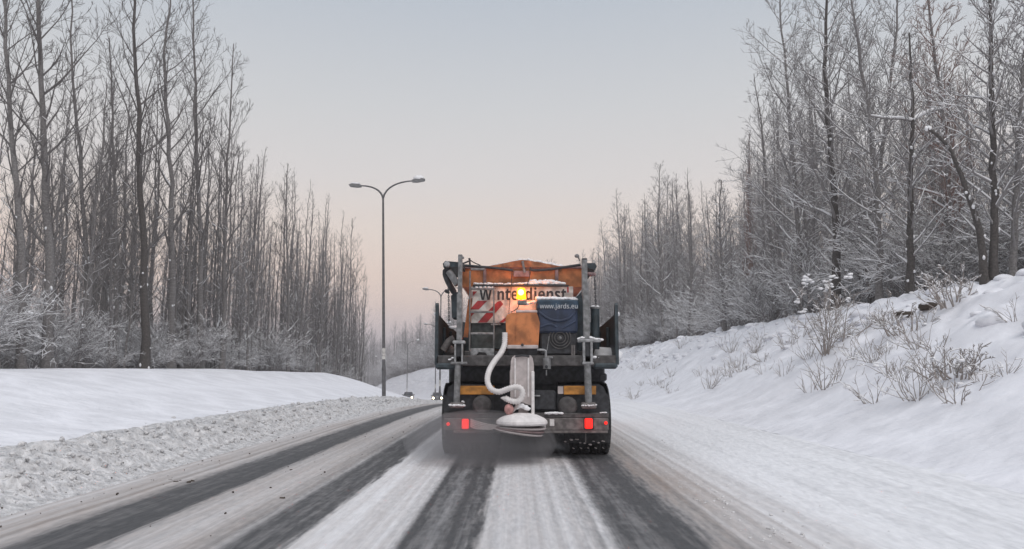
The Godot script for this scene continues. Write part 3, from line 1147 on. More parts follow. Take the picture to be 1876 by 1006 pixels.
func build_lamps() -> void:
	var first := lamp_post("nearest double armed street lamp in front of the left bank, snow on its heads", at(703, 727, 33.0) * Vector3(1, 0, 1) + Vector3(0, 0.15, 0), 9.45)
	first.rotation.z = 0.026
	first.position.y = at(700, 336, 33.0).y - 9.45
	var L := [[808, 530, 61.0, "second street lamp, its left arm showing beside the truck's side board"], [799, 594, 92.8, "third street lamp, thin pole in front of the far slope"], [747, 626, 120.0, "fourth street lamp standing over the oncoming cars"], [675, 655, 163.0, "farthest street lamp, tiny over the end of the left bank"]]
	for d in L:
		var p := at(d[0], d[1], d[2])
		copy_of(first, "street_lamp", d[3], "double armed street lamps along the road", Vector3(p.x, p.y - 9.4, p.z), 0.12, Vector3.ONE)

# ------------------------------------------------------------------ oncoming cars
func car(label: String, where: Vector3, turn: float, paint: Material) -> void:
	var o := thing("oncoming_car", label, "car", where, "oncoming cars with headlights on")
	o.rotation.y = turn
	var hw := 0.88
	var body := MB.new()
	# side outline of the lower body (x = along the car, nose at +), pushed across
	var side := PackedVector2Array([Vector2(-2.1, 0.25), Vector2(2.05, 0.22), Vector2(2.15, 0.45), Vector2(2.1, 0.72), Vector2(1.0, 0.92), Vector2(-1.9, 0.98), Vector2(-2.15, 0.85)])
	var t := Transform3D(Basis(Vector3(0, 0, 1), Vector3(0, 1, 0), Vector3(-1, 0, 0)), Vector3.ZERO)
	body.prism(side, -hw, hw, t)
	part("body", body, paint, o)
	var cabin := MB.new()
	var b := [Vector3(-0.8, 0.93, 1.0), Vector3(0.8, 0.93, 1.0), Vector3(0.62, 1.42, 0.25), Vector3(-0.62, 1.42, 0.25), Vector3(-0.8, 0.95, -1.8), Vector3(0.8, 0.95, -1.8), Vector3(0.62, 1.42, -1.2), Vector3(-0.62, 1.42, -1.2)]
	cabin.quad(b[3], b[2], b[6], b[7])
	cabin.quad(b[1], b[5], b[6], b[2])
	cabin.quad(b[4], b[0], b[3], b[7])
	cabin.quad(b[5], b[4], b[7], b[6])
	cabin.quad(b[0], b[1], b[2], b[3])
	part("cabin", cabin, paint, o)
	var ws := MB.new()
	var q := func(u: float, v: float) -> Vector3: return b[0].lerp(b[1], u).lerp(b[3].lerp(b[2], u), v) + Vector3(0, 0.004, 0.006)
	ws.quad(q.call(0.06, 0.08), q.call(0.94, 0.08), q.call(0.93, 0.9), q.call(0.07, 0.9))
	part("windscreen", ws, M.glass, o)
	for sx in [-1.0, 1.0]:
		for sz in [-1.0, 1.0]:
			var wh := MB.new()
			wh.lathe(PackedVector2Array([Vector2(0.0, -0.1), Vector2(0.28, -0.1), Vector2(0.32, -0.06), Vector2(0.32, 0.06), Vector2(0.28, 0.1), Vector2(0.0, 0.1)]), 16, Transform3D(Basis(Vector3(0, 0, 1), PI / 2), Vector3(sx * 0.8, 0.32, sz * 1.3)))
			part("wheel", wh, M.rubber, o)
		var hl := MB.new()
		hl.lathe(PackedVector2Array([Vector2(0.15, 0.0), Vector2(0.14, 0.04), Vector2(0.08, 0.07), Vector2(0.0, 0.08)]), 12, Transform3D(Basis(Vector3(1, 0, 0), PI / 2), Vector3(sx * 0.64, 0.64, 2.13)))
		part("headlight", hl, M.head, o)
		var sp := SpotLight3D.new()
		sp.name = "headlight_beam"
		sp.position = Vector3(sx * 0.64, 0.64, 2.24)
		sp.rotation = Vector3(-0.06, PI, 0)
		sp.light_color = Color(1.0, 0.93, 0.8)
		sp.light_energy = 14.0
		sp.spot_range = 60.0
		sp.spot_attenuation = 2.0
		sp.spot_angle = 26.0
		sp.light_size = 0.1
		sp.shadow_enabled = true
		o.add_child(sp, true)
		var mir := MB.new()
		mir.box(Vector3(sx * 0.97 - 0.08, 0.95, 0.62), Vector3(sx * 0.97 + 0.08, 1.08, 0.72), 0.03)
		part("mirror", mir, paint, o)

func build_cars() -> void:
	var x := at(748, 728, 126.0).x
	car("oncoming car with both headlights lit below the fourth street lamp", Vector3(x, ground(x - bend(126.0), 126.0) + 0.06, -126.0), 0.12, M.car_dark)
	x = at(801, 727, 118.0).x
	car("second oncoming car half hidden behind the truck", Vector3(x, ground(x - bend(118.0), 118.0) + 0.02, -118.0), 0.12, M.car_grey)

# ------------------------------------------------------------------ the truck
var T0 := Vector3.ZERO

func L(px: float, py: float, dz := 0.0) -> Vector3:
	return at(px, py, REAR - dz) - T0

func L2(px: float, py: float, dz := 0.0) -> Vector2:
	var p := L(px, py, dz)
	return Vector2(p.x, p.y)

# a chamfered block whose rear face has these photograph corners, dz behind (+) the rear plane
func bx(mb: MB, x0: float, y0: float, x1: float, y1: float, dz: float, depth: float, bev := 0.012) -> void:
	var a := L(x0, y1, dz)
	var b := L(x1, y0, dz)
	mb.box(Vector3(a.x, a.y, dz - depth), Vector3(b.x, b.y, dz), bev)

func block(called: String, m: Material, parent: Node, x0: float, y0: float, x1: float, y1: float, dz: float, depth: float, bev := 0.012) -> MeshInstance3D:
	var mb := MB.new()
	bx(mb, x0, y0, x1, y1, dz, depth, bev)
	return part(called, mb, m, parent)

func plate(called: String, m: Material, parent: Node, pts: Array, dz: float, depth: float) -> MeshInstance3D:
	var poly := PackedVector2Array()
	for p in pts: poly.append(L2(p[0], p[1], dz))
	var mb := MB.new()
	mb.prism(poly, dz - depth, dz)
	return part(called, mb, m, parent)

func pipe(called: String, m: Material, parent: Node, pts: Array, rad: float, sides := 8, smooth := true) -> MeshInstance3D:
	var mb := MB.new()
	pipe_in(mb, pts, rad, sides, smooth)
	return part(called, mb, m, parent)

func pipe_in(mb: MB, pts: Array, rad: float, sides := 8, smooth := true, rib := 0.0) -> void:
	var c := Curve3D.new()
	var q := []
	for p in pts: q.append(L(p[0], p[1], p[2]))
	for i in q.size():
		var tn: Vector3 = (q[mini(i + 1, q.size() - 1)] - q[maxi(i - 1, 0)]) / 6.0 if smooth else Vector3.ZERO
		c.add_point(q[i], -tn, tn)
	c.bake_interval = 0.01
	var ln := c.get_baked_length()
	var n := maxi(2, int(ln / (0.015 if rib > 0.0 else 0.04)))
	if not smooth: n = maxi(n, 2)
	var pp := PackedVector3Array()
	var rr := PackedFloat32Array()
	for i in n + 1:
		pp.append(c.sample_baked(ln * i / n))
		rr.append(rad * (1.0 + (rib if i % 2 == 0 else -rib)))
	mb.tube(pp, rr, sides, true)

func snow_strip(called: String, parent: Node, pts: Array, r: float, sd: int, m: Material = null) -> void:
	var rng := RandomNumberGenerator.new()
	rng.seed = sd
	var mb := MB.new()
	for k in pts.size() - 1:
		var a := L(pts[k][0], pts[k][1], pts[k][2])
		var b := L(pts[k + 1][0], pts[k + 1][1], pts[k + 1][2])
		var n := maxi(2, int(a.distance_to(b) / (r * 1.1)))
		for i in n:
			var q := a.lerp(b, (i + rng.randf()) / n)
			var e := r * rng.randf_range(0.65, 1.25)
			mb.blob(q + Vector3(0, rng.randf_range(-0.3, 0.2) * r, rng.randf_range(-0.5, 0.5) * r), Vector3(e * 1.6, e * 0.8, e * 1.3), rng, 5, 8, 0.2)
	part(called, mb, m if m else M.cling, parent).set_meta("kind", "stuff")

func lettering(called: String, parent: Node, words: String, m: Material, x0: float, y0: float, x1: float, y1: float, dz: float, bold := false) -> void:
	var f := SystemFont.new()
	f.font_names = PackedStringArray(["Droid Sans"])
	if bold: f.font_weight = 700
	var tm := TextMesh.new()
	tm.font = f
	tm.text = words
	tm.font_size = 64
	tm.pixel_size = 0.004
	tm.depth = 0.02
	tm.curve_step = 1.0
	var bb := tm.get_aabb()
	var a := L(x0, y1, dz)
	var b := L(x1, y0, dz)
	var o := part_mesh(called, tm, m, parent)
	var sx := (b.x - a.x) / bb.size.x
	var sy := (b.y - a.y) / bb.size.y
	o.scale = Vector3(sx, sy, 0.2)
	o.position = Vector3(a.x - bb.position.x * sx, a.y - bb.position.y * sy, dz + 0.002)

func lamp_light(parent: Node, called: String, p: Vector3, c: Color, e: float, r: float) -> void:
	var l := OmniLight3D.new()
	l.name = called
	l.position = p
	l.light_color = c
	l.light_energy = e
	l.light_size = r
	l.omni_range = 12.0
	l.omni_attenuation = 2.0
	l.shadow_enabled = true
	parent.add_child(l, true)

func build_truck() -> void:
	T0 = at(963, 678, REAR)
	T0.y = 0.0
	var t := thing("gritting_truck", "winter service truck with orange salt spreader and lit amber beacon on the road", "truck", T0)
	var rng := RandomNumberGenerator.new()
	rng.seed = 99
	# chassis and load bed
	block("chassis_frame", M.black, t, 905, 690, 1022, 735, -0.5, 6.5, 0.02)
	block("underbody", M.black, t, 822, 669, 1108, 706, -0.42, 4.6, 0.03)
	var floor_ := block("bed_floor", M.teal, t, 799, 652, 1130, 667, -0.02, 4.9, 0.01)
	block("rear_sill", M.dirty_dark, floor_, 798, 651, 1131, 671, 0.0, 0.14, 0.015)
	block("corner_block", M.teal, floor_, 797, 664, 846, 677, 0.02, 0.3, 0.03)
	block("corner_block", M.teal, floor_, 1088, 664, 1132, 676, 0.02, 0.3, 0.03)
	for sd in [0, 1]:
		var x0: float = L(797 if sd == 0 else 1127, 600).x
		var x1: float = L(803 if sd == 0 else 1133, 600).x
		var yb := L(800, 668).y
		var yt := L(800, 555).y
		var poly := PackedVector2Array([Vector2(0, yb), Vector2(0, yt - 0.03), Vector2(0.02, yt), Vector2(0.07, yt - 0.03), Vector2(0.12, yt - 0.16), Vector2(1.6, yt - 0.22), Vector2(4.9, yt - 0.26), Vector2(4.9, yb)])
		var mb := MB.new()
		mb.prism(poly, x0, x1, Transform3D(Basis(Vector3(0, 0, -1), Vector3(0, 1, 0), Vector3(1, 0, 0)), Vector3.ZERO))
		var sb := part("side_board", mb, M.teal, t)
		for k in 4:
			var rb := MB.new()
			var xx := x1 if sd == 0 else x0
			var sg := 1.0 if sd == 0 else -1.0
			var z := -0.7 - k * 1.1
			rb.box(Vector3(minf(xx, xx + sg * 0.04), yb, z - 0.05), Vector3(maxf(xx, xx + sg * 0.04), yt - 0.3, z + 0.05), 0.01)
			part("rib", rb, M.teal, sb)
		snow_strip("snow_ridge", sb, [[800.0 if sd == 0 else 1130.0, 574, -0.3], [800.0 if sd == 0 else 1130.0, 577, -1.6]], 0.022, 12 + sd)
	block("front_wall", M.teal, t, 838, 590, 1090, 664, -4.8, 0.1)
	# salt hopper
	var hop := plate("hopper", M.orange, t, [[846, 489], [1070, 489], [1070, 524], [1046, 556], [1012, 642], [905, 642], [872, 556], [846, 524]], -0.62, 4.0)
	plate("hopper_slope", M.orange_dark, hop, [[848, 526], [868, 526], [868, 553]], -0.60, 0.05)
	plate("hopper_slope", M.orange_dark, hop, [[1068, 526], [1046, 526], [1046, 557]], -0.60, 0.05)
	for x in [888.0, 1020.0]:
		block("rib", M.mauve, hop, x - 3, 491, x + 3, 523, -0.585, 0.04, 0.006)
	block("top_rim", M.mauve, hop, 846, 487, 1070, 492, -0.58, 0.08, 0.01)
	block("type_plate", M.mauve, hop, 941, 496, 970, 507, -0.575, 0.03, 0.004)
	plate("leg", M.orange, hop, [[858, 548], [866, 546], [857, 618], [849, 618]], -0.5, 0.08)
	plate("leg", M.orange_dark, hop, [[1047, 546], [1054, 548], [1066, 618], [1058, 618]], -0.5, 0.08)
	# orange cover with its ridge
	var cov := MB.new()
	var ridge := PackedVector2Array([L2(884, 489, -0.56), L2(908, 486, -0.56), L2(935, 480, -0.56), L2(956, 476, -0.56), L2(985, 480, -0.56), L2(1015, 486, -0.56), L2(1040, 490, -0.56)])
	cov.prism(ridge, -4.5, -0.56)
	var cv := part("ridge_cover", cov, M.tarp_orange, t)
	pipe("ridge_stay", M.grey, cv, [[957, 478, -0.54], [961, 500, -0.54]], 0.018)
	snow_strip("snow_ridge", cv, [[952, 476, -0.62], [966, 476, -0.62], [992, 481, -0.62], [1028, 488, -0.62]], 0.026, 31)
	snow_strip("snow_ridge", cv, [[900, 486, -0.7], [948, 477, -0.7]], 0.010, 32)
	pipe("tarp_tube", M.black, t, [[846, 486, -0.5], [870, 488, -0.5], [905, 491, -0.5], [940, 495.5, -0.5]], 0.019)
	pipe("tarp_tube", M.black, t, [[973, 490, -0.5], [973, 495, -0.5], [1000, 494.5, -0.5], [1025, 491, -0.5], [1064, 485, -0.5]], 0.019)
	pipe("linkage_rod", M.black, t, [[848, 483, -0.3], [860, 478, -0.4]], 0.012)
	pipe("linkage_rod", M.black, t, [[860, 473, -0.4], [861, 485, -0.4]], 0.014)
	pipe("linkage_rod", M.black, t, [[858, 474, -0.4], [868, 481, -0.45], [880, 486, -0.5]], 0.008)
	pipe("mirror_arm", M.black, t, [[1062, 478, -0.6], [1059, 470, -0.6]], 0.008)
	var knob := MB.new()
	knob.blob(L(1057, 469, -0.6), Vector3(0.035, 0.03, 0.03), rng, 6, 8, 0.05)
	part("camera_knob", knob, M.grey, t)
	# side rails seen end on, rolled tarpaulin on the left
	plate("side_rail", M.teal, t, [[811, 483], [816, 478], [848, 481], [848, 489], [812, 489]], -0.1, 1.2)
	var rc := MB.new()
	rc.lathe(PackedVector2Array([Vector2(0, -0.02), Vector2(0.042, -0.02), Vector2(0.042, 0.02), Vector2(0.03, 0.03), Vector2(0, 0.03)]), 16, Transform3D(Basis(Vector3(1, 0, 0), PI / 2), L(819, 484.5, -0.08)))
	part("roller_end", rc, M.grey_light, t)
	plate("side_rail", M.teal, t, [[1074, 482], [1090, 482], [1094, 488], [1090, 495], [1074, 490]], -0.1, 1.2)
	pipe("tarp_roll", M.black, t, [[824, 490, -0.2], [816, 497, -0.2], [818, 509, -0.2], [824, 522, -0.2], [832, 536, -0.25]], 0.042)
	pipe("brace", M.grey, t, [[822, 498, -0.15], [830, 509, -0.12], [838, 522, -0.1]], 0.05)
	plate("side_casing", M.teal, t, [[826, 542], [834, 535], [840, 535], [840, 582], [828, 582]], -0.3, 0.5)
	plate("side_casing", M.teal, t, [[1055, 545], [1066, 534], [1068, 534], [1068, 642], [1050, 642], [1050, 560]], -0.22, 0.6)
	# sign board
	var sg_ := block("sign_board", M.white, t, 863, 525, 1050, 592, -0.5, 0.03, 0.004)
	lettering("lettering", sg_, "Winterdienst", M.ink, 878, 526.5, 1037, 550.5, -0.5, true)
	for q in [[[875, 551], [893, 551], [877, 567], [861, 567]], [[863, 580], [863, 571], [872, 571]], [[911, 553], [917, 551], [922, 557], [892, 591], [875, 591], [890, 574]], [[927, 581], [927, 588], [921, 591], [914, 591]], [[1039, 526], [1042, 526], [1042, 536], [1039, 536]], [[866, 543], [874, 534], [866, 534]]]:
		plate("red_stripe", M.red, sg_, q, -0.496, 0.003)
	block("top_bar", M.black, sg_, 866, 521.5, 1042, 525, -0.46, 0.06, 0.008)
	snow_strip("snow_ledge", sg_, [[868, 519.5, -0.5], [925, 520.5, -0.5], [960, 519.5, -0.5]], 0.018, 41)
	snow_strip("snow_ledge", sg_, [[964, 519, -0.52], [1034, 519, -0.52]], 0.026, 42)
	snow_strip("snow_ledge", sg_, [[972, 517, -0.54], [998, 515.5, -0.54], [1022, 517.5, -0.54]], 0.034, 43)
	snow_strip("snow_ledge", sg_, [[985, 546, -0.3], [1040, 547, -0.3]], 0.03, 44)
	block("lower_panel", M.panel, t, 862, 592, 930, 640, -0.56, 0.04)
	block("panel_ledge", M.grey_light, t, 899, 593, 917, 596, -0.50, 0.05, 0.006)
	# ladder
	var lad := MB.new()
	bx(lad, 858.5, 496, 862.5, 645, -0.40, 0.04, 0.006)
	bx(lad, 903, 526, 906.5, 645, -0.40, 0.04, 0.006)
	var ld := part("ladder", lad, M.grey, t)
	for y in [529.0, 571.5, 611.0]:
		block("rung", M.grey_light if y > 600 else M.grey, ld, 862, y - 2, 904, y + 2, -0.405, 0.035, 0.005)
	block("top_rung", M.grey, ld, 862, 491, 888, 495, -0.42, 0.04, 0.006)
	for x in [873.0, 880.0, 888.0, 896.0, 902.0]:
		snow_strip("snow_dot", ld, [[x - 1.5, 526.5, -0.41], [x + 1.5, 526.5, -0.41]], 0.012, 50 + int(x))
	plate("step_bracket", M.grey_light, t, [[862, 638], [905, 638], [905, 661], [899, 659], [889, 646], [877, 645], [866, 659], [862, 660]], -0.16, 0.05)
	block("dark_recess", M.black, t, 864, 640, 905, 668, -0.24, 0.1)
	# crossbar with grey brown dust under the panels
	block("rear_crossbar", M.dirty_dark, t, 850, 643, 1068, 655, -0.19, 0.15)
	# posts
	var pl := MB.new()
	bx(pl, 838.5, 466, 847, 540, 0.0, 0.07, 0.008)
	bx(pl, 836, 538, 847, 628, 0.0, 0.08, 0.008)
	var lp := part("support_post", pl, M.grey, t)
	block("collar", M.grey_light, lp, 829, 624, 852, 630, 0.04, 0.14, 0.01)
	block("sleeve", M.grey_light, lp, 832, 630, 835.5, 665, 0.03, 0.1, 0.004)
	block("sleeve", M.grey_light, lp, 845, 630, 848, 665, 0.03, 0.1, 0.004)
	block("inner_tube", M.black, lp, 835.5, 630, 845, 664, 0.0, 0.08, 0.004)
	block("collar", M.grey, lp, 825, 663, 856, 668, 0.05, 0.14, 0.01)
	pipe("lower_pipe", M.grey, lp, [[839, 666, 0.0], [836.5, 742, 0.0]], 0.043, 12)
	block("foot", M.dirty, lp, 823, 738, 850, 748, 0.06, 0.18, 0.015)
	block("peg", M.grey, lp, 846, 470, 850, 474, -0.01, 0.04, 0.004)
	snow_strip("snow_patch", lp, [[823, 742, 0.05], [851, 743, 0.05]], 0.016, 61)
	snow_strip("snow_patch", lp, [[847, 735, 0.0], [850, 737, 0.0]], 0.014, 62)
	var pr := MB.new()
	bx(pr, 1066.5, 474, 1076, 542, 0.0, 0.07, 0.008)
	bx(pr, 1069, 540, 1080, 628, 0.0, 0.08, 0.008)
	var rp := part("support_post", pr, M.grey, t)
	block("cap", M.black, rp, 1066.5, 473, 1075.5, 475.5, 0.005, 0.08, 0.004)
	block("collar", M.grey_light, rp, 1058, 621, 1101, 627, 0.03, 0.14, 0.01)
	block("sleeve", M.grey_light, rp, 1068, 627, 1072, 665, 0.03, 0.1, 0.004)
	block("sleeve", M.grey_light, rp, 1082, 627, 1086, 665, 0.03, 0.1, 0.004)
	block("inner_tube", M.black, rp, 1072, 627, 1082, 664, 0.0, 0.08, 0.004)
	block("collar", M.grey_light, rp, 1067, 663, 1088, 668, 0.05, 0.14, 0.01)
	pipe("lower_pipe", M.grey, rp, [[1076, 666, 0.0], [1078.5, 742, 0.0]], 0.048, 12)
	block("foot", M.dirty, rp, 1066, 738, 1093, 749, 0.06, 0.18, 0.015)
	snow_strip("snow_patch", rp, [[1058, 620, 0.0], [1070, 618, 0.0]], 0.018, 63)
	snow_strip("snow_patch", rp, [[1080, 617, 0.0], [1090, 621, 0.0], [1102, 622, 0.0]], 0.018, 64)
	snow_strip("snow_patch", rp, [[1066, 743, 0.05], [1092, 742, 0.05]], 0.014, 65)
	snow_strip("snow_patch", rp, [[1086, 654, 0.0], [1100, 656, -0.05]], 0.02, 66)
	# chains
	for c in [[821.5, 520.0, 822.5, 592.0], [1089.0, 498.0, 1091.5, 560.0]]:
		var mb := MB.new()
		var n := int((c[3] - c[1]) / 3.6)
		for i in n:
			var f := (i + 0.5) / n
			var p := L(lerpf(c[0], c[2], f), lerpf(c[1], c[3], f), -0.08)
			var pts := PackedVector3Array()
			var rr := PackedFloat32Array()
			for k in 9:
				var a := TAU * k / 8.0
				var o := Vector3(cos(a) * 0.010, sin(a) * 0.019, 0)
				if i % 2: o = Vector3(0, o.y, o.x)
				pts.append(p + o)
				rr.append(0.0048)
			mb.tube(pts, rr, 5)
		part("chain", mb, M.black, t)
	snow_strip("chain_hook", t, [[819, 532, -0.08], [820, 538, -0.08]], 0.022, 70, M.black)
	snow_strip("red_hook", t, [[1080, 501, -0.08], [1085, 505, -0.08], [1088, 499, -0.08]], 0.03, 71, M.mauve)
	# orange conveyor housing
	var con := plate("conveyor_housing", M.orange, t, [[926, 584], [928, 578], [937, 573], [983, 573], [986, 580], [989, 592], [986, 637], [929, 637]], 0.0, 0.5)
	plate("front_panel", M.orange, con, [[947, 574], [979, 574], [979, 632], [944, 632]], 0.012, 0.02)
	block("lower_lip", M.salt, con, 928, 632, 986, 639, 0.02, 0.1, 0.01)
	pipe("bolt", M.black, con, [[957, 632, 0.02], [957, 632, 0.05]], 0.02)
	block("top_hatch", M.salt, con, 945, 568, 985, 574, -0.04, 0.4, 0.015)
	block("neck", M.black, t, 930, 638, 984, 652, -0.06, 0.4, 0.01)
	# beacon
	var base := block("beacon_mount", M.grey, t, 948, 549, 965, 558, -0.2, 0.12, 0.01)
	pipe("cable", M.black, base, [[952, 556, -0.2], [947, 566, -0.15], [936, 572, -0.15]], 0.006)
	var bl := MB.new()
	var bp := L(955, 547.5, -0.26)
	bl.lathe(PackedVector2Array([Vector2(0.072, 0.0), Vector2(0.068, 0.03), Vector2(0.062, 0.12), Vector2(0.045, 0.15), Vector2(0.0, 0.16)]), 20, Transform3D(Basis(), bp))
	var bc := part("beacon_light", bl, M.beacon, t)
	var core := MB.new()
	core.lathe(PackedVector2Array([Vector2(0.0, -0.012), Vector2(0.03, -0.012), Vector2(0.043, 0.0), Vector2(0.03, 0.012), Vector2(0.0, 0.014)]), 14, Transform3D(Basis(Vector3(1, 0, 0), PI / 2), bp + Vector3(-0.005, 0.085, 0.066)))
	part("beacon_light_core", core, M.beacon_core, bc)
	lamp_light(t, "beacon_lamp", bp + Vector3(0, 0.08, 0.02), Color(1.0, 0.5, 0.08), 0.10, 0.05)
	pipe("cable", M.black, t, [[938, 498, -0.4], [937, 521, -0.42], [934, 552, -0.42], [932, 578, -0.2]], 0.005)
	pipe("cable", M.black, t, [[972, 497, -0.4], [969, 512, -0.42], [964, 525, -0.42]], 0.005)
	# blue engine cover
	var bm := MB.new()
	bx(bm, 984, 549, 1058, 610, -0.03, 0.55, 0.03)
	var blue := part("engine_cover", bm, M.blue, t)
	var band := MB.new()
	bx(band, 983.5, 549.5, 1060, 566.5, -0.02, 0.56, 0.02)
	part("upper_band", band, M.blue_band, blue)
	lettering("lettering", blue, "www.jards.eu", M.print_grey, 989, 556, 1058, 568, -0.018)
	# folds of the hanging sheet
	for q in [[[988, 572, -0.035], [1005, 584, -0.028], [1024, 588, -0.026], [1042, 583, -0.028], [1054, 571, -0.035]], [[989, 600, -0.04], [1008, 594, -0.03], [1020, 600, -0.035]], [[1030, 602, -0.04], [1044, 594, -0.03], [1055, 588, -0.036]]]:
		pipe("fold", M.blue, blue, q, 0.018)
	snow_strip("snow_cap", blue, [[986, 547.5, -0.12], [1056, 548, -0.12]], 0.022, 81)
	snow_strip("snow_cap", blue, [[986, 547, -0.35], [1056, 547, -0.35]], 0.03, 82)
	snow_strip("snow_cap", blue, [[962, 556, -0.35], [984, 552, -0.35]], 0.03, 83)
	block("engine_block", M.black, t, 990, 609, 1058, 650, -0.07, 0.5, 0.02)
	var fan := MB.new()
	for rr0 in [0.035, 0.075, 0.112, 0.148]:
		var pts := PackedVector3Array()
		var rad := PackedFloat32Array()
		for k in 29:
			var a := TAU * k / 28.0
			pts.append(L(1026, 619, -0.055) + Vector3(cos(a) * rr0, sin(a) * rr0, 0))
			rad.append(0.009)
		fan.tube(pts, rad, 6)
	var fn := part("fan_grille", fan, M.dirty_dark, t)
	var hub := MB.new()
	hub.lathe(PackedVector2Array([Vector2(0.024, 0.0), Vector2(0.02, 0.02), Vector2(0.0, 0.024)]), 12, Transform3D(Basis(Vector3(1, 0, 0), PI / 2), L(1026, 619, -0.06)))
	part("hub", hub, M.grey, fn)
	pipe("engine_rod", M.grey, t, [[1006, 616, -0.05], [1002, 642, -0.05]], 0.007)
	for x in [1048.0, 1052.0]:
		pipe("engine_stud", M.dirty, t, [[x, 632, -0.05], [x, 655, -0.05]], 0.014)
	pipe("hydraulic_pipe", M.grey_light, t, [[984, 641, 0.0], [998, 641.5, 0.0], [1000, 645, 0.0], [1000, 654, 0.0]], 0.016)
	var valve := MB.new()
	pipe_in(valve, [[1002, 656, 0.0], [1002, 676, 0.0]], 0.055, 12, false)
	bx(valve, 998, 653, 1013, 657, 0.05, 0.05, 0.008)
	var va := part("drain_valve", valve, M.grey, t)
	pipe("plug", M.black, va, [[1001, 672, 0.05], [1001, 672, 0.075]], 0.022)
	pipe("drip_pin", M.grey_light, va, [[1001, 678, 0.02], [1001, 688, 0.02]], 0.008)
	# exhaust
	var ex := MB.new()
	pipe_in(ex, [[1090.5, 564, -0.2], [1090.5, 640, -0.2]], 0.060, 16, false)
	var exh := part("exhaust_pipe", ex, M.teal, t)
	pipe("rim", M.grey, exh, [[1090.5, 563, -0.2], [1090.5, 566, -0.2]], 0.072, 16, false)
	snow_strip("snow_cap", exh, [[1084, 562, -0.2], [1098, 562, -0.2]], 0.022, 84)
	# snow and gear lying in the bed corners
	snow_strip("bed_snow", t, [[1104, 652, -0.5], [1122, 648, -0.5]], 0.13, 85)
	snow_strip("bed_snow", t, [[1104, 661, -0.1], [1124, 660, -0.1]], 0.035, 86)
	block("bed_gear", M.dirty, t, 812, 632, 832, 652, -0.25, 0.3, 0.05)
	pipe("bed_gear_arm", M.dirty, t, [[812, 642, -0.2], [822, 626, -0.2], [832, 620, -0.2]], 0.05)
	snow_strip("bed_snow", t, [[826, 598, -0.3], [836, 601, -0.3]], 0.03, 87)
	snow_strip("bed_snow", t, [[822, 660, 0.0], [830, 655, 0.0]], 0.012, 88)
	# chute, disc and hose
	var ch := plate("spreader_chute", M.salt, t, [[936, 662], [938, 655], [943, 651], [972, 651], [976, 656], [978, 668], [979, 745], [935, 730], [934.5, 690]], 0.3, 0.34)
	for x in [943.5, 968.0]:
		block("rib", M.salt_white, ch, x - 1.6, 656, x + 1.6, 728, 0.32, 0.03, 0.008)
	block("edge_plate", M.salt_white, ch, 973.5, 680, 979, 762, 0.34, 0.36, 0.01)
	block("edge_plate", M.salt, ch, 934, 678, 938, 712, 0.33, 0.36, 0.01)
	pipe("hinge", M.black, ch, [[944, 653, 0.32], [957, 651.5, 0.32], [970, 653, 0.32]], 0.012)
	block("drive_shaft", M.salt, t, 950, 738, 968, 760, 0.2, 0.2, 0.02)
	snow_strip("chute_snow", ch, [[946, 747, 0.34], [958, 741, 0.34], [966, 750, 0.34]], 0.028, 90)
	var dc := L(956, 775, 0.35)
	var dome := MB.new()
	dome.lathe(PackedVector2Array([Vector2(0.0, -0.02), Vector2(0.32, -0.02), Vector2(0.335, 0.0), Vector2(0.33, 0.03), Vector2(0.29, 0.065), Vector2(0.20, 0.105), Vector2(0.10, 0.125), Vector2(0.0, 0.13)]), 36, Transform3D(Basis(), dc))
	var dm := part("spinner_disc", dome, M.salt_white, t)
	for k in 3:
		var rg := MB.new()
		rg.lathe(PackedVector2Array([Vector2(0.0, -0.02), Vector2(0.30, -0.02), Vector2(0.32, -0.005), Vector2(0.31, 0.006), Vector2(0.0, 0.006)]), 36, Transform3D(Basis(Vector3(0, 0, 1), -0.04 - 0.05 * k), dc + Vector3(-0.02 * k, -0.055 - 0.028 * k, -0.02)))
		part("guard_ring", rg, M.salt if k != 1 else M.mauve, dm)
	for k in 5:
		pipe("guard_wire", M.salt, dm, [[918 - k * 4, 781 + k * 1.5, 0.2], [890 - k * 4, 777 + k * 2.2, 0.1], [862, 769 + k * 3.0, 0.03]], 0.010)
	block("disc_bracket", M.salt_white, dm, 990, 774, 1000, 786, 0.3, 0.1, 0.02)
	var hose := MB.new()
	pipe_in(hose, [[925, 610, 0.02], [924, 632, 0.05], [917, 648, 0.12], [906, 662, 0.2], [896, 680, 0.3], [893, 698, 0.36], [900, 713, 0.4], [914, 718, 0.42], [930, 713, 0.44], [945, 709, 0.45], [955, 713, 0.45], [957, 724, 0.45], [950, 735, 0.45], [938, 735, 0.43], [926, 730, 0.40]], 0.036, 12, true, 0.15)
	part("ribbed_hose", hose, M.salt_white, t)
	snow_strip("hose_clip", t, [[920, 728, 0.4], [929, 731, 0.4]], 0.03, 91, M.salt_white)
	var ball := MB.new()
	ball.blob(L(932.5, 750, 0.4), Vector3(0.062, 0.072, 0.06), rng, 10, 14, 0.02)
	part("round_motor", ball, M.pink, t)
	pipe("motor_arm", M.salt, t, [[936, 757, 0.36], [944, 748, 0.36], [950, 738, 0.36]], 0.02)
	# reflector plates
	block("reflector_plate", M.reflect, t, 843, 707, 906, 723, -0.12, 0.03, 0.004)
	block("reflector_plate", M.reflect, t, 1033, 707, 1092, 723, -0.12, 0.03, 0.004)
	block("white_reflector", M.salt, t, 1022, 708, 1032, 722, -0.12, 0.03, 0.004)
	# mudguards, rear axle gear
	for q in [[[813, 762], [813, 726], [817, 706], [828, 698], [902, 700], [905, 762]], [[1116, 762], [1115, 722], [1110, 704], [1100, 699], [1022, 701], [1020, 762]]]:
		plate("mudguard", M.black, t, q, -0.18, 0.03)
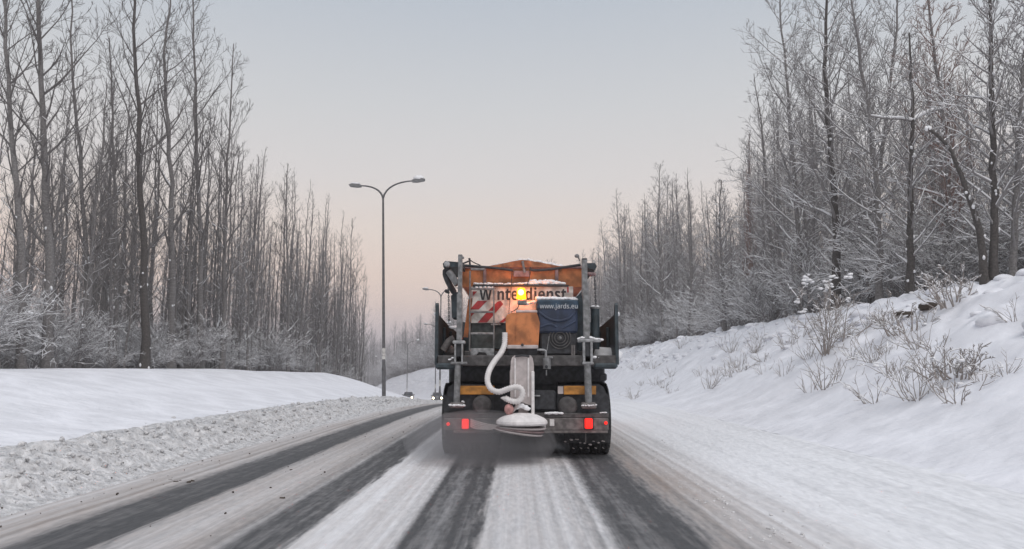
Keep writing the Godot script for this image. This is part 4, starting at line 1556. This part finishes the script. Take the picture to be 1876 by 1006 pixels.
	for q in [[[813, 724], [817, 706], [828, 698], [902, 700], [902, 705], [830, 703], [821, 710], [818, 724]], [[1116, 722], [1110, 704], [1100, 699], [1022, 701], [1022, 706], [1098, 704], [1106, 709], [1111, 722]]]:
		plate("wheel_arch", M.black, t, q, -0.18, 1.4)
	block("rear_cross_member", M.black, t, 862, 720, 1062, 762, -0.3, 0.12, 0.02)
	for q in [[883.0, 742.0], [1040.0, 744.0]]:
		var tk := MB.new()
		tk.lathe(PackedVector2Array([Vector2(0.0, -0.12), Vector2(0.11, -0.12), Vector2(0.13, -0.09), Vector2(0.13, 0.05), Vector2(0.10, 0.08), Vector2(0.0, 0.09)]), 18, Transform3D(Basis(Vector3(1, 0, 0), PI / 2), L(q[0], q[1], -0.12)))
		part("air_tank", tk, M.dirty_dark, t)
	block("hitch_block", M.black, t, 978, 715, 1018, 752, -0.1, 0.2, 0.02)
	block("hitch_pin", M.grey_light, t, 979, 724, 990, 727, -0.05, 0.06, 0.008)
	snow_strip("axle_snow", t, [[1000, 757, 0.0], [1030, 757, 0.0]], 0.020, 95)
	# bumper with its lights
	var bu := block("bumper", M.dirty, t, 812, 766, 1115, 789, 0.0, 0.12, 0.012)
	block("upper_rail", M.dirty_dark, bu, 811, 757, 1116, 766, -0.01, 0.16, 0.012)
	block("lower_rail", M.dirty, bu, 830, 789, 1114, 794, 0.005, 0.1, 0.008)
	snow_strip("snow_patch", bu, [[1100, 756, -0.02], [1112, 756, -0.02]], 0.012, 96)
	for q in [[845.5, 767.5, 859.0, 786.5, "tail_light"], [1071.5, 766.5, 1086.0, 786.0, "tail_light"]]:
		block("lamp_casing", M.black, bu, q[0] - 2, q[1] - 1, q[2] + 2, q[3] + 1, 0.012, 0.05, 0.01)
		block(q[4], M.tail, bu, q[0], q[1], q[2], q[3], 0.03, 0.05, 0.015)
		lamp_light(bu, "tail_lamp", L((q[0] + q[2]) / 2, (q[1] + q[3]) / 2, 0.10), Color(1.0, 0.12, 0.08), 0.008, 0.05)
	for q in [[821.0, 777.0], [1110.0, 775.0]]:
		var sl := MB.new()
		sl.lathe(PackedVector2Array([Vector2(0.024, 0.0), Vector2(0.02, 0.015), Vector2(0.0, 0.02)]), 14, Transform3D(Basis(Vector3(1, 0, 0), PI / 2), L(q[0], q[1], 0.005)))
		part("side_light", sl, M.tail, bu)
	block("number_light_reflector", M.salt_white, bu, 1007, 768.5, 1015.5, 781, 0.02, 0.03, 0.006)
	# wheels: twin rear tyres, front wheels
	for q in [[815.0, 848.0, -0.95], [851.0, 884.0, -0.95], [1043.0, 1076.0, -0.95], [1079.0, 1112.0, -0.95], [830.0, 862.0, -5.6], [1064.0, 1096.0, -5.6]]:
		var a := L(q[0], 700, -0.95).x
		var b := L(q[1], 700, -0.95).x
		var hw := (b - a) * 0.5
		var tt := Transform3D(Basis(Vector3(0, 0, 1), PI / 2), Vector3((a + b) * 0.5, 0.5, q[2]))
		var wh := Node3D.new()
		wh.name = "wheel"
		t.add_child(wh, true)
		var ty := MB.new()
		ty.lathe(PackedVector2Array([Vector2(0.29, -hw * 0.9), Vector2(0.42, -hw), Vector2(0.475, -hw * 0.95), Vector2(0.5, -hw * 0.72), Vector2(0.5, -hw * 0.5), Vector2(0.488, -hw * 0.46), Vector2(0.488, -hw * 0.40), Vector2(0.502, -hw * 0.36), Vector2(0.502, -hw * 0.04), Vector2(0.488, 0.0), Vector2(0.502, hw * 0.04), Vector2(0.502, hw * 0.36), Vector2(0.488, hw * 0.4), Vector2(0.488, hw * 0.46), Vector2(0.5, hw * 0.5), Vector2(0.5, hw * 0.72), Vector2(0.475, hw * 0.95), Vector2(0.42, hw), Vector2(0.29, hw * 0.9)]), 40, tt)
		for k in 44:
			for e in [-1.0, 1.0]:
				var g: float = TAU * (k + 0.25 * e) / 44.0
				var bt := tt * Transform3D(Basis(Vector3.UP, -g), Vector3.ZERO)
				ty.box(Vector3(0.49, hw * 0.66 * e - hw * 0.22, -0.014), Vector3(0.512, hw * 0.66 * e + hw * 0.22, 0.014), 0.004, bt)
		part("tyre", ty, M.rubber, wh)
		var rm := MB.new()
		rm.lathe(PackedVector2Array([Vector2(0.0, -hw * 0.5), Vector2(0.26, -hw * 0.5), Vector2(0.295, -hw * 0.9), Vector2(0.295, hw * 0.9), Vector2(0.26, hw * 0.5), Vector2(0.0, hw * 0.5)]), 24, tt)
		part("rim", rm, M.rim, wh)
	var axle := MB.new()
	axle.tube(PackedVector3Array([Vector3(-1.0, 0.5, -0.95), Vector3(1.0, 0.5, -0.95)]), PackedFloat32Array([0.1, 0.1]), 12)
	axle.blob(Vector3(0, 0.5, -0.95), Vector3(0.26, 0.24, 0.24), rng, 8, 12, 0.03)
	part("axle", axle, M.black, t)
	for q in [[812.0, 900.0], [1030.0, 1116.0]]:
		block("mud_flap", M.rubber, t, q[0] + 3, 786, q[1], 812, -0.25, 0.02, 0.006)
	for k in 9:
		var px := 1035.0 + k * 8.6 + rng.randf_range(-2, 2)
		var py := 808.0 + rng.randf_range(-4, 7)
		snow_strip("packed_snow", t, [[px, py, -0.24], [px + rng.randf_range(1, 6), py + 1.0, -0.24]], rng.randf_range(0.005, 0.013), 200 + k, M.salt)
	for k in 5:
		var px := 1050.0 + k * 13.0 + rng.randf_range(-3, 3)
		snow_strip("packed_snow", t, [[px, 820, -0.45], [px + 3.0, 822, -0.45]], rng.randf_range(0.004, 0.009), 220 + k, M.salt)
	pipe("hanging_strap", M.dirty, t, [[1073, 794, -0.1], [1073, 812, -0.1]], 0.008)
	block("marker_hook", M.black, t, 1098, 684, 1112, 698, -0.2, 0.05, 0.02)
	for sx in [-1.0, 1.0]:
		var ft := MB.new()
		ft.box(Vector3(sx * 0.82 - 0.32, 0.32, -4.4), Vector3(sx * 0.82 + 0.32, 0.98, -2.0), 0.08)
		part("fuel_tank", ft, M.black, t)
	var gb := MB.new()
	gb.box(Vector3(-0.5, 0.34, -6.9), Vector3(0.5, 1.0, -4.6), 0.1)
	gb.box(Vector3(-0.12, 0.45, -4.7), Vector3(0.12, 0.66, -1.0), 0.05)
	part("gearbox", gb, M.black, t)
	var fb := MB.new()
	fb.box(Vector3(-1.15, 0.28, -7.25), Vector3(1.15, 0.72, -7.05), 0.05)
	part("front_bumper", fb, M.dirty_dark, t)
	var fog := FogVolume.new()
	fog.name = "snow_spray"
	fog.shape = RenderingServer.FOG_VOLUME_SHAPE_ELLIPSOID
	fog.size = Vector3(2.0, 0.85, 1.6)
	fog.position = T0 + Vector3(-0.60, 0.26, 0.25)
	var fm := FogMaterial.new()
	fm.density = 0.7
	fm.albedo = Color(0.9, 0.9, 0.92)
	fog.material = fm
	add_child(fog)
	tag(fog, "thin cloud of snow spray thrown up behind the left rear wheels", "spray", "", "stuff")
	# cab in front of the bed
	var cab := MB.new()
	var prof := PackedVector2Array([Vector2(5.15, 0.75), Vector2(5.15, 2.45), Vector2(5.4, 2.6), Vector2(6.6, 2.55), Vector2(7.05, 1.75), Vector2(7.15, 0.75), Vector2(7.1, 0.5), Vector2(6.1, 0.5), Vector2(6.0, 0.75)])
	cab.prism(prof, -1.12, 1.12, Transform3D(Basis(Vector3(0, 0, -1), Vector3(0, 1, 0), Vector3(1, 0, 0)), Vector3.ZERO))
	var cb := part("cab", cab, M.orange, t)
	for sx in [-1.0, 1.0]:
		var wn := MB.new()
		wn.prism(PackedVector2Array([Vector2(5.7, 1.65), Vector2(5.7, 2.35), Vector2(6.55, 2.35), Vector2(6.85, 1.65)]), sx * 1.125 - 0.006, sx * 1.125 + 0.006, Transform3D(Basis(Vector3(0, 0, -1), Vector3(0, 1, 0), Vector3(1, 0, 0)), Vector3.ZERO))
		part("side_window", wn, M.glass, cb)
	var ws := MB.new()
	ws.quad(Vector3(1.0, 1.78, -7.06), Vector3(-1.0, 1.78, -7.06), Vector3(-1.0, 2.48, -6.66), Vector3(1.0, 2.48, -6.66))
	part("windscreen", ws, M.glass, cb)

# ------------------------------------------------------------------ sky, light, camera
func sky_texture() -> ImageTexture:
	# elevation in degrees, sRGB
	var st := [[0.0, 214, 207, 213], [1.5, 220, 210, 214], [3.3, 231, 214, 212], [5.0, 239, 218, 208], [7.0, 242, 221, 208], [10.4, 236, 223, 214], [14.6, 224, 220, 219], [20.0, 211, 213, 216], [27.7, 191, 199, 209], [45.0, 187, 195, 207], [90.0, 184, 191, 205]]
	var w := 256
	var h := 512
	var im := Image.create(w, h, false, Image.FORMAT_RGBF)
	for y in h:
		var el := 90.0 - 180.0 * (y + 0.5) / h
		var e := maxf(el, 0.0)
		var k := 0
		while k < st.size() - 2 and e > st[k + 1][0]:
			k += 1
		var t: float = clampf((e - st[k][0]) / (st[k + 1][0] - st[k][0]), 0.0, 1.0)
		var a := Color(st[k][1] / 255.0, st[k][2] / 255.0, st[k][3] / 255.0).srgb_to_linear()
		var b := Color(st[k + 1][1] / 255.0, st[k + 1][2] / 255.0, st[k + 1][3] / 255.0).srgb_to_linear()
		var c := a.lerp(b, t)
		if el < 0.0: c = Color(0.5, 0.51, 0.54)
		for x in w:
			im.set_pixel(x, y, c)
	return ImageTexture.create_from_image(im)

func _ready() -> void:
	cam = Camera3D.new()
	cam.name = "camera"
	cam.position = Vector3(0, EYE, 0)
	cam.rotation = Vector3(atan((678.0 - 503.0) / F), atan(7.0 / F), 0)
	cam.fov = rad_to_deg(2.0 * atan(503.0 / F))
	cam.near = 0.1
	cam.far = 3000.0
	add_child(cam)
	cam_basis = cam.basis
	var env := Environment.new()
	env.background_mode = Environment.BG_SKY
	var sky := Sky.new()
	var pm := PanoramaSkyMaterial.new()
	pm.panorama = sky_texture()
	sky.sky_material = pm
	env.sky = sky
	env.tonemap_mode = Environment.TONE_MAPPER_LINEAR
	env.tonemap_exposure = 1.0
	env.sdfgi_enabled = true
	env.ssao_enabled = true
	env.ssil_enabled = true
	env.volumetric_fog_enabled = true
	env.volumetric_fog_density = 0.0
	env.fog_enabled = true
	env.fog_density = 0.0021
	env.fog_light_color = Color(0.89, 0.875, 0.89)
	var we := WorldEnvironment.new()
	we.name = "world_environment"
	we.environment = env
	add_child(we)
	var sun := DirectionalLight3D.new()
	sun.name = "sun"
	sun.light_energy = 0.5
	sun.light_color = Color(1.0, 0.975, 0.955)
	sun.light_angular_distance = 50.0
	sun.rotation_degrees = Vector3(-58, 25, 0)
	sun.shadow_enabled = true
	add_child(sun)
	noise_a.seed = 3
	noise_a.frequency = 0.1
	noise_a.fractal_octaves = 3
	noise_b.seed = 8
	noise_b.frequency = 0.2
	noise_b.fractal_octaves = 3
	make_materials()
	build_ground()
	build_truck()
	build_lamps()
	build_cars()
	build_trees()
	build_weeds()
	build_lumps()
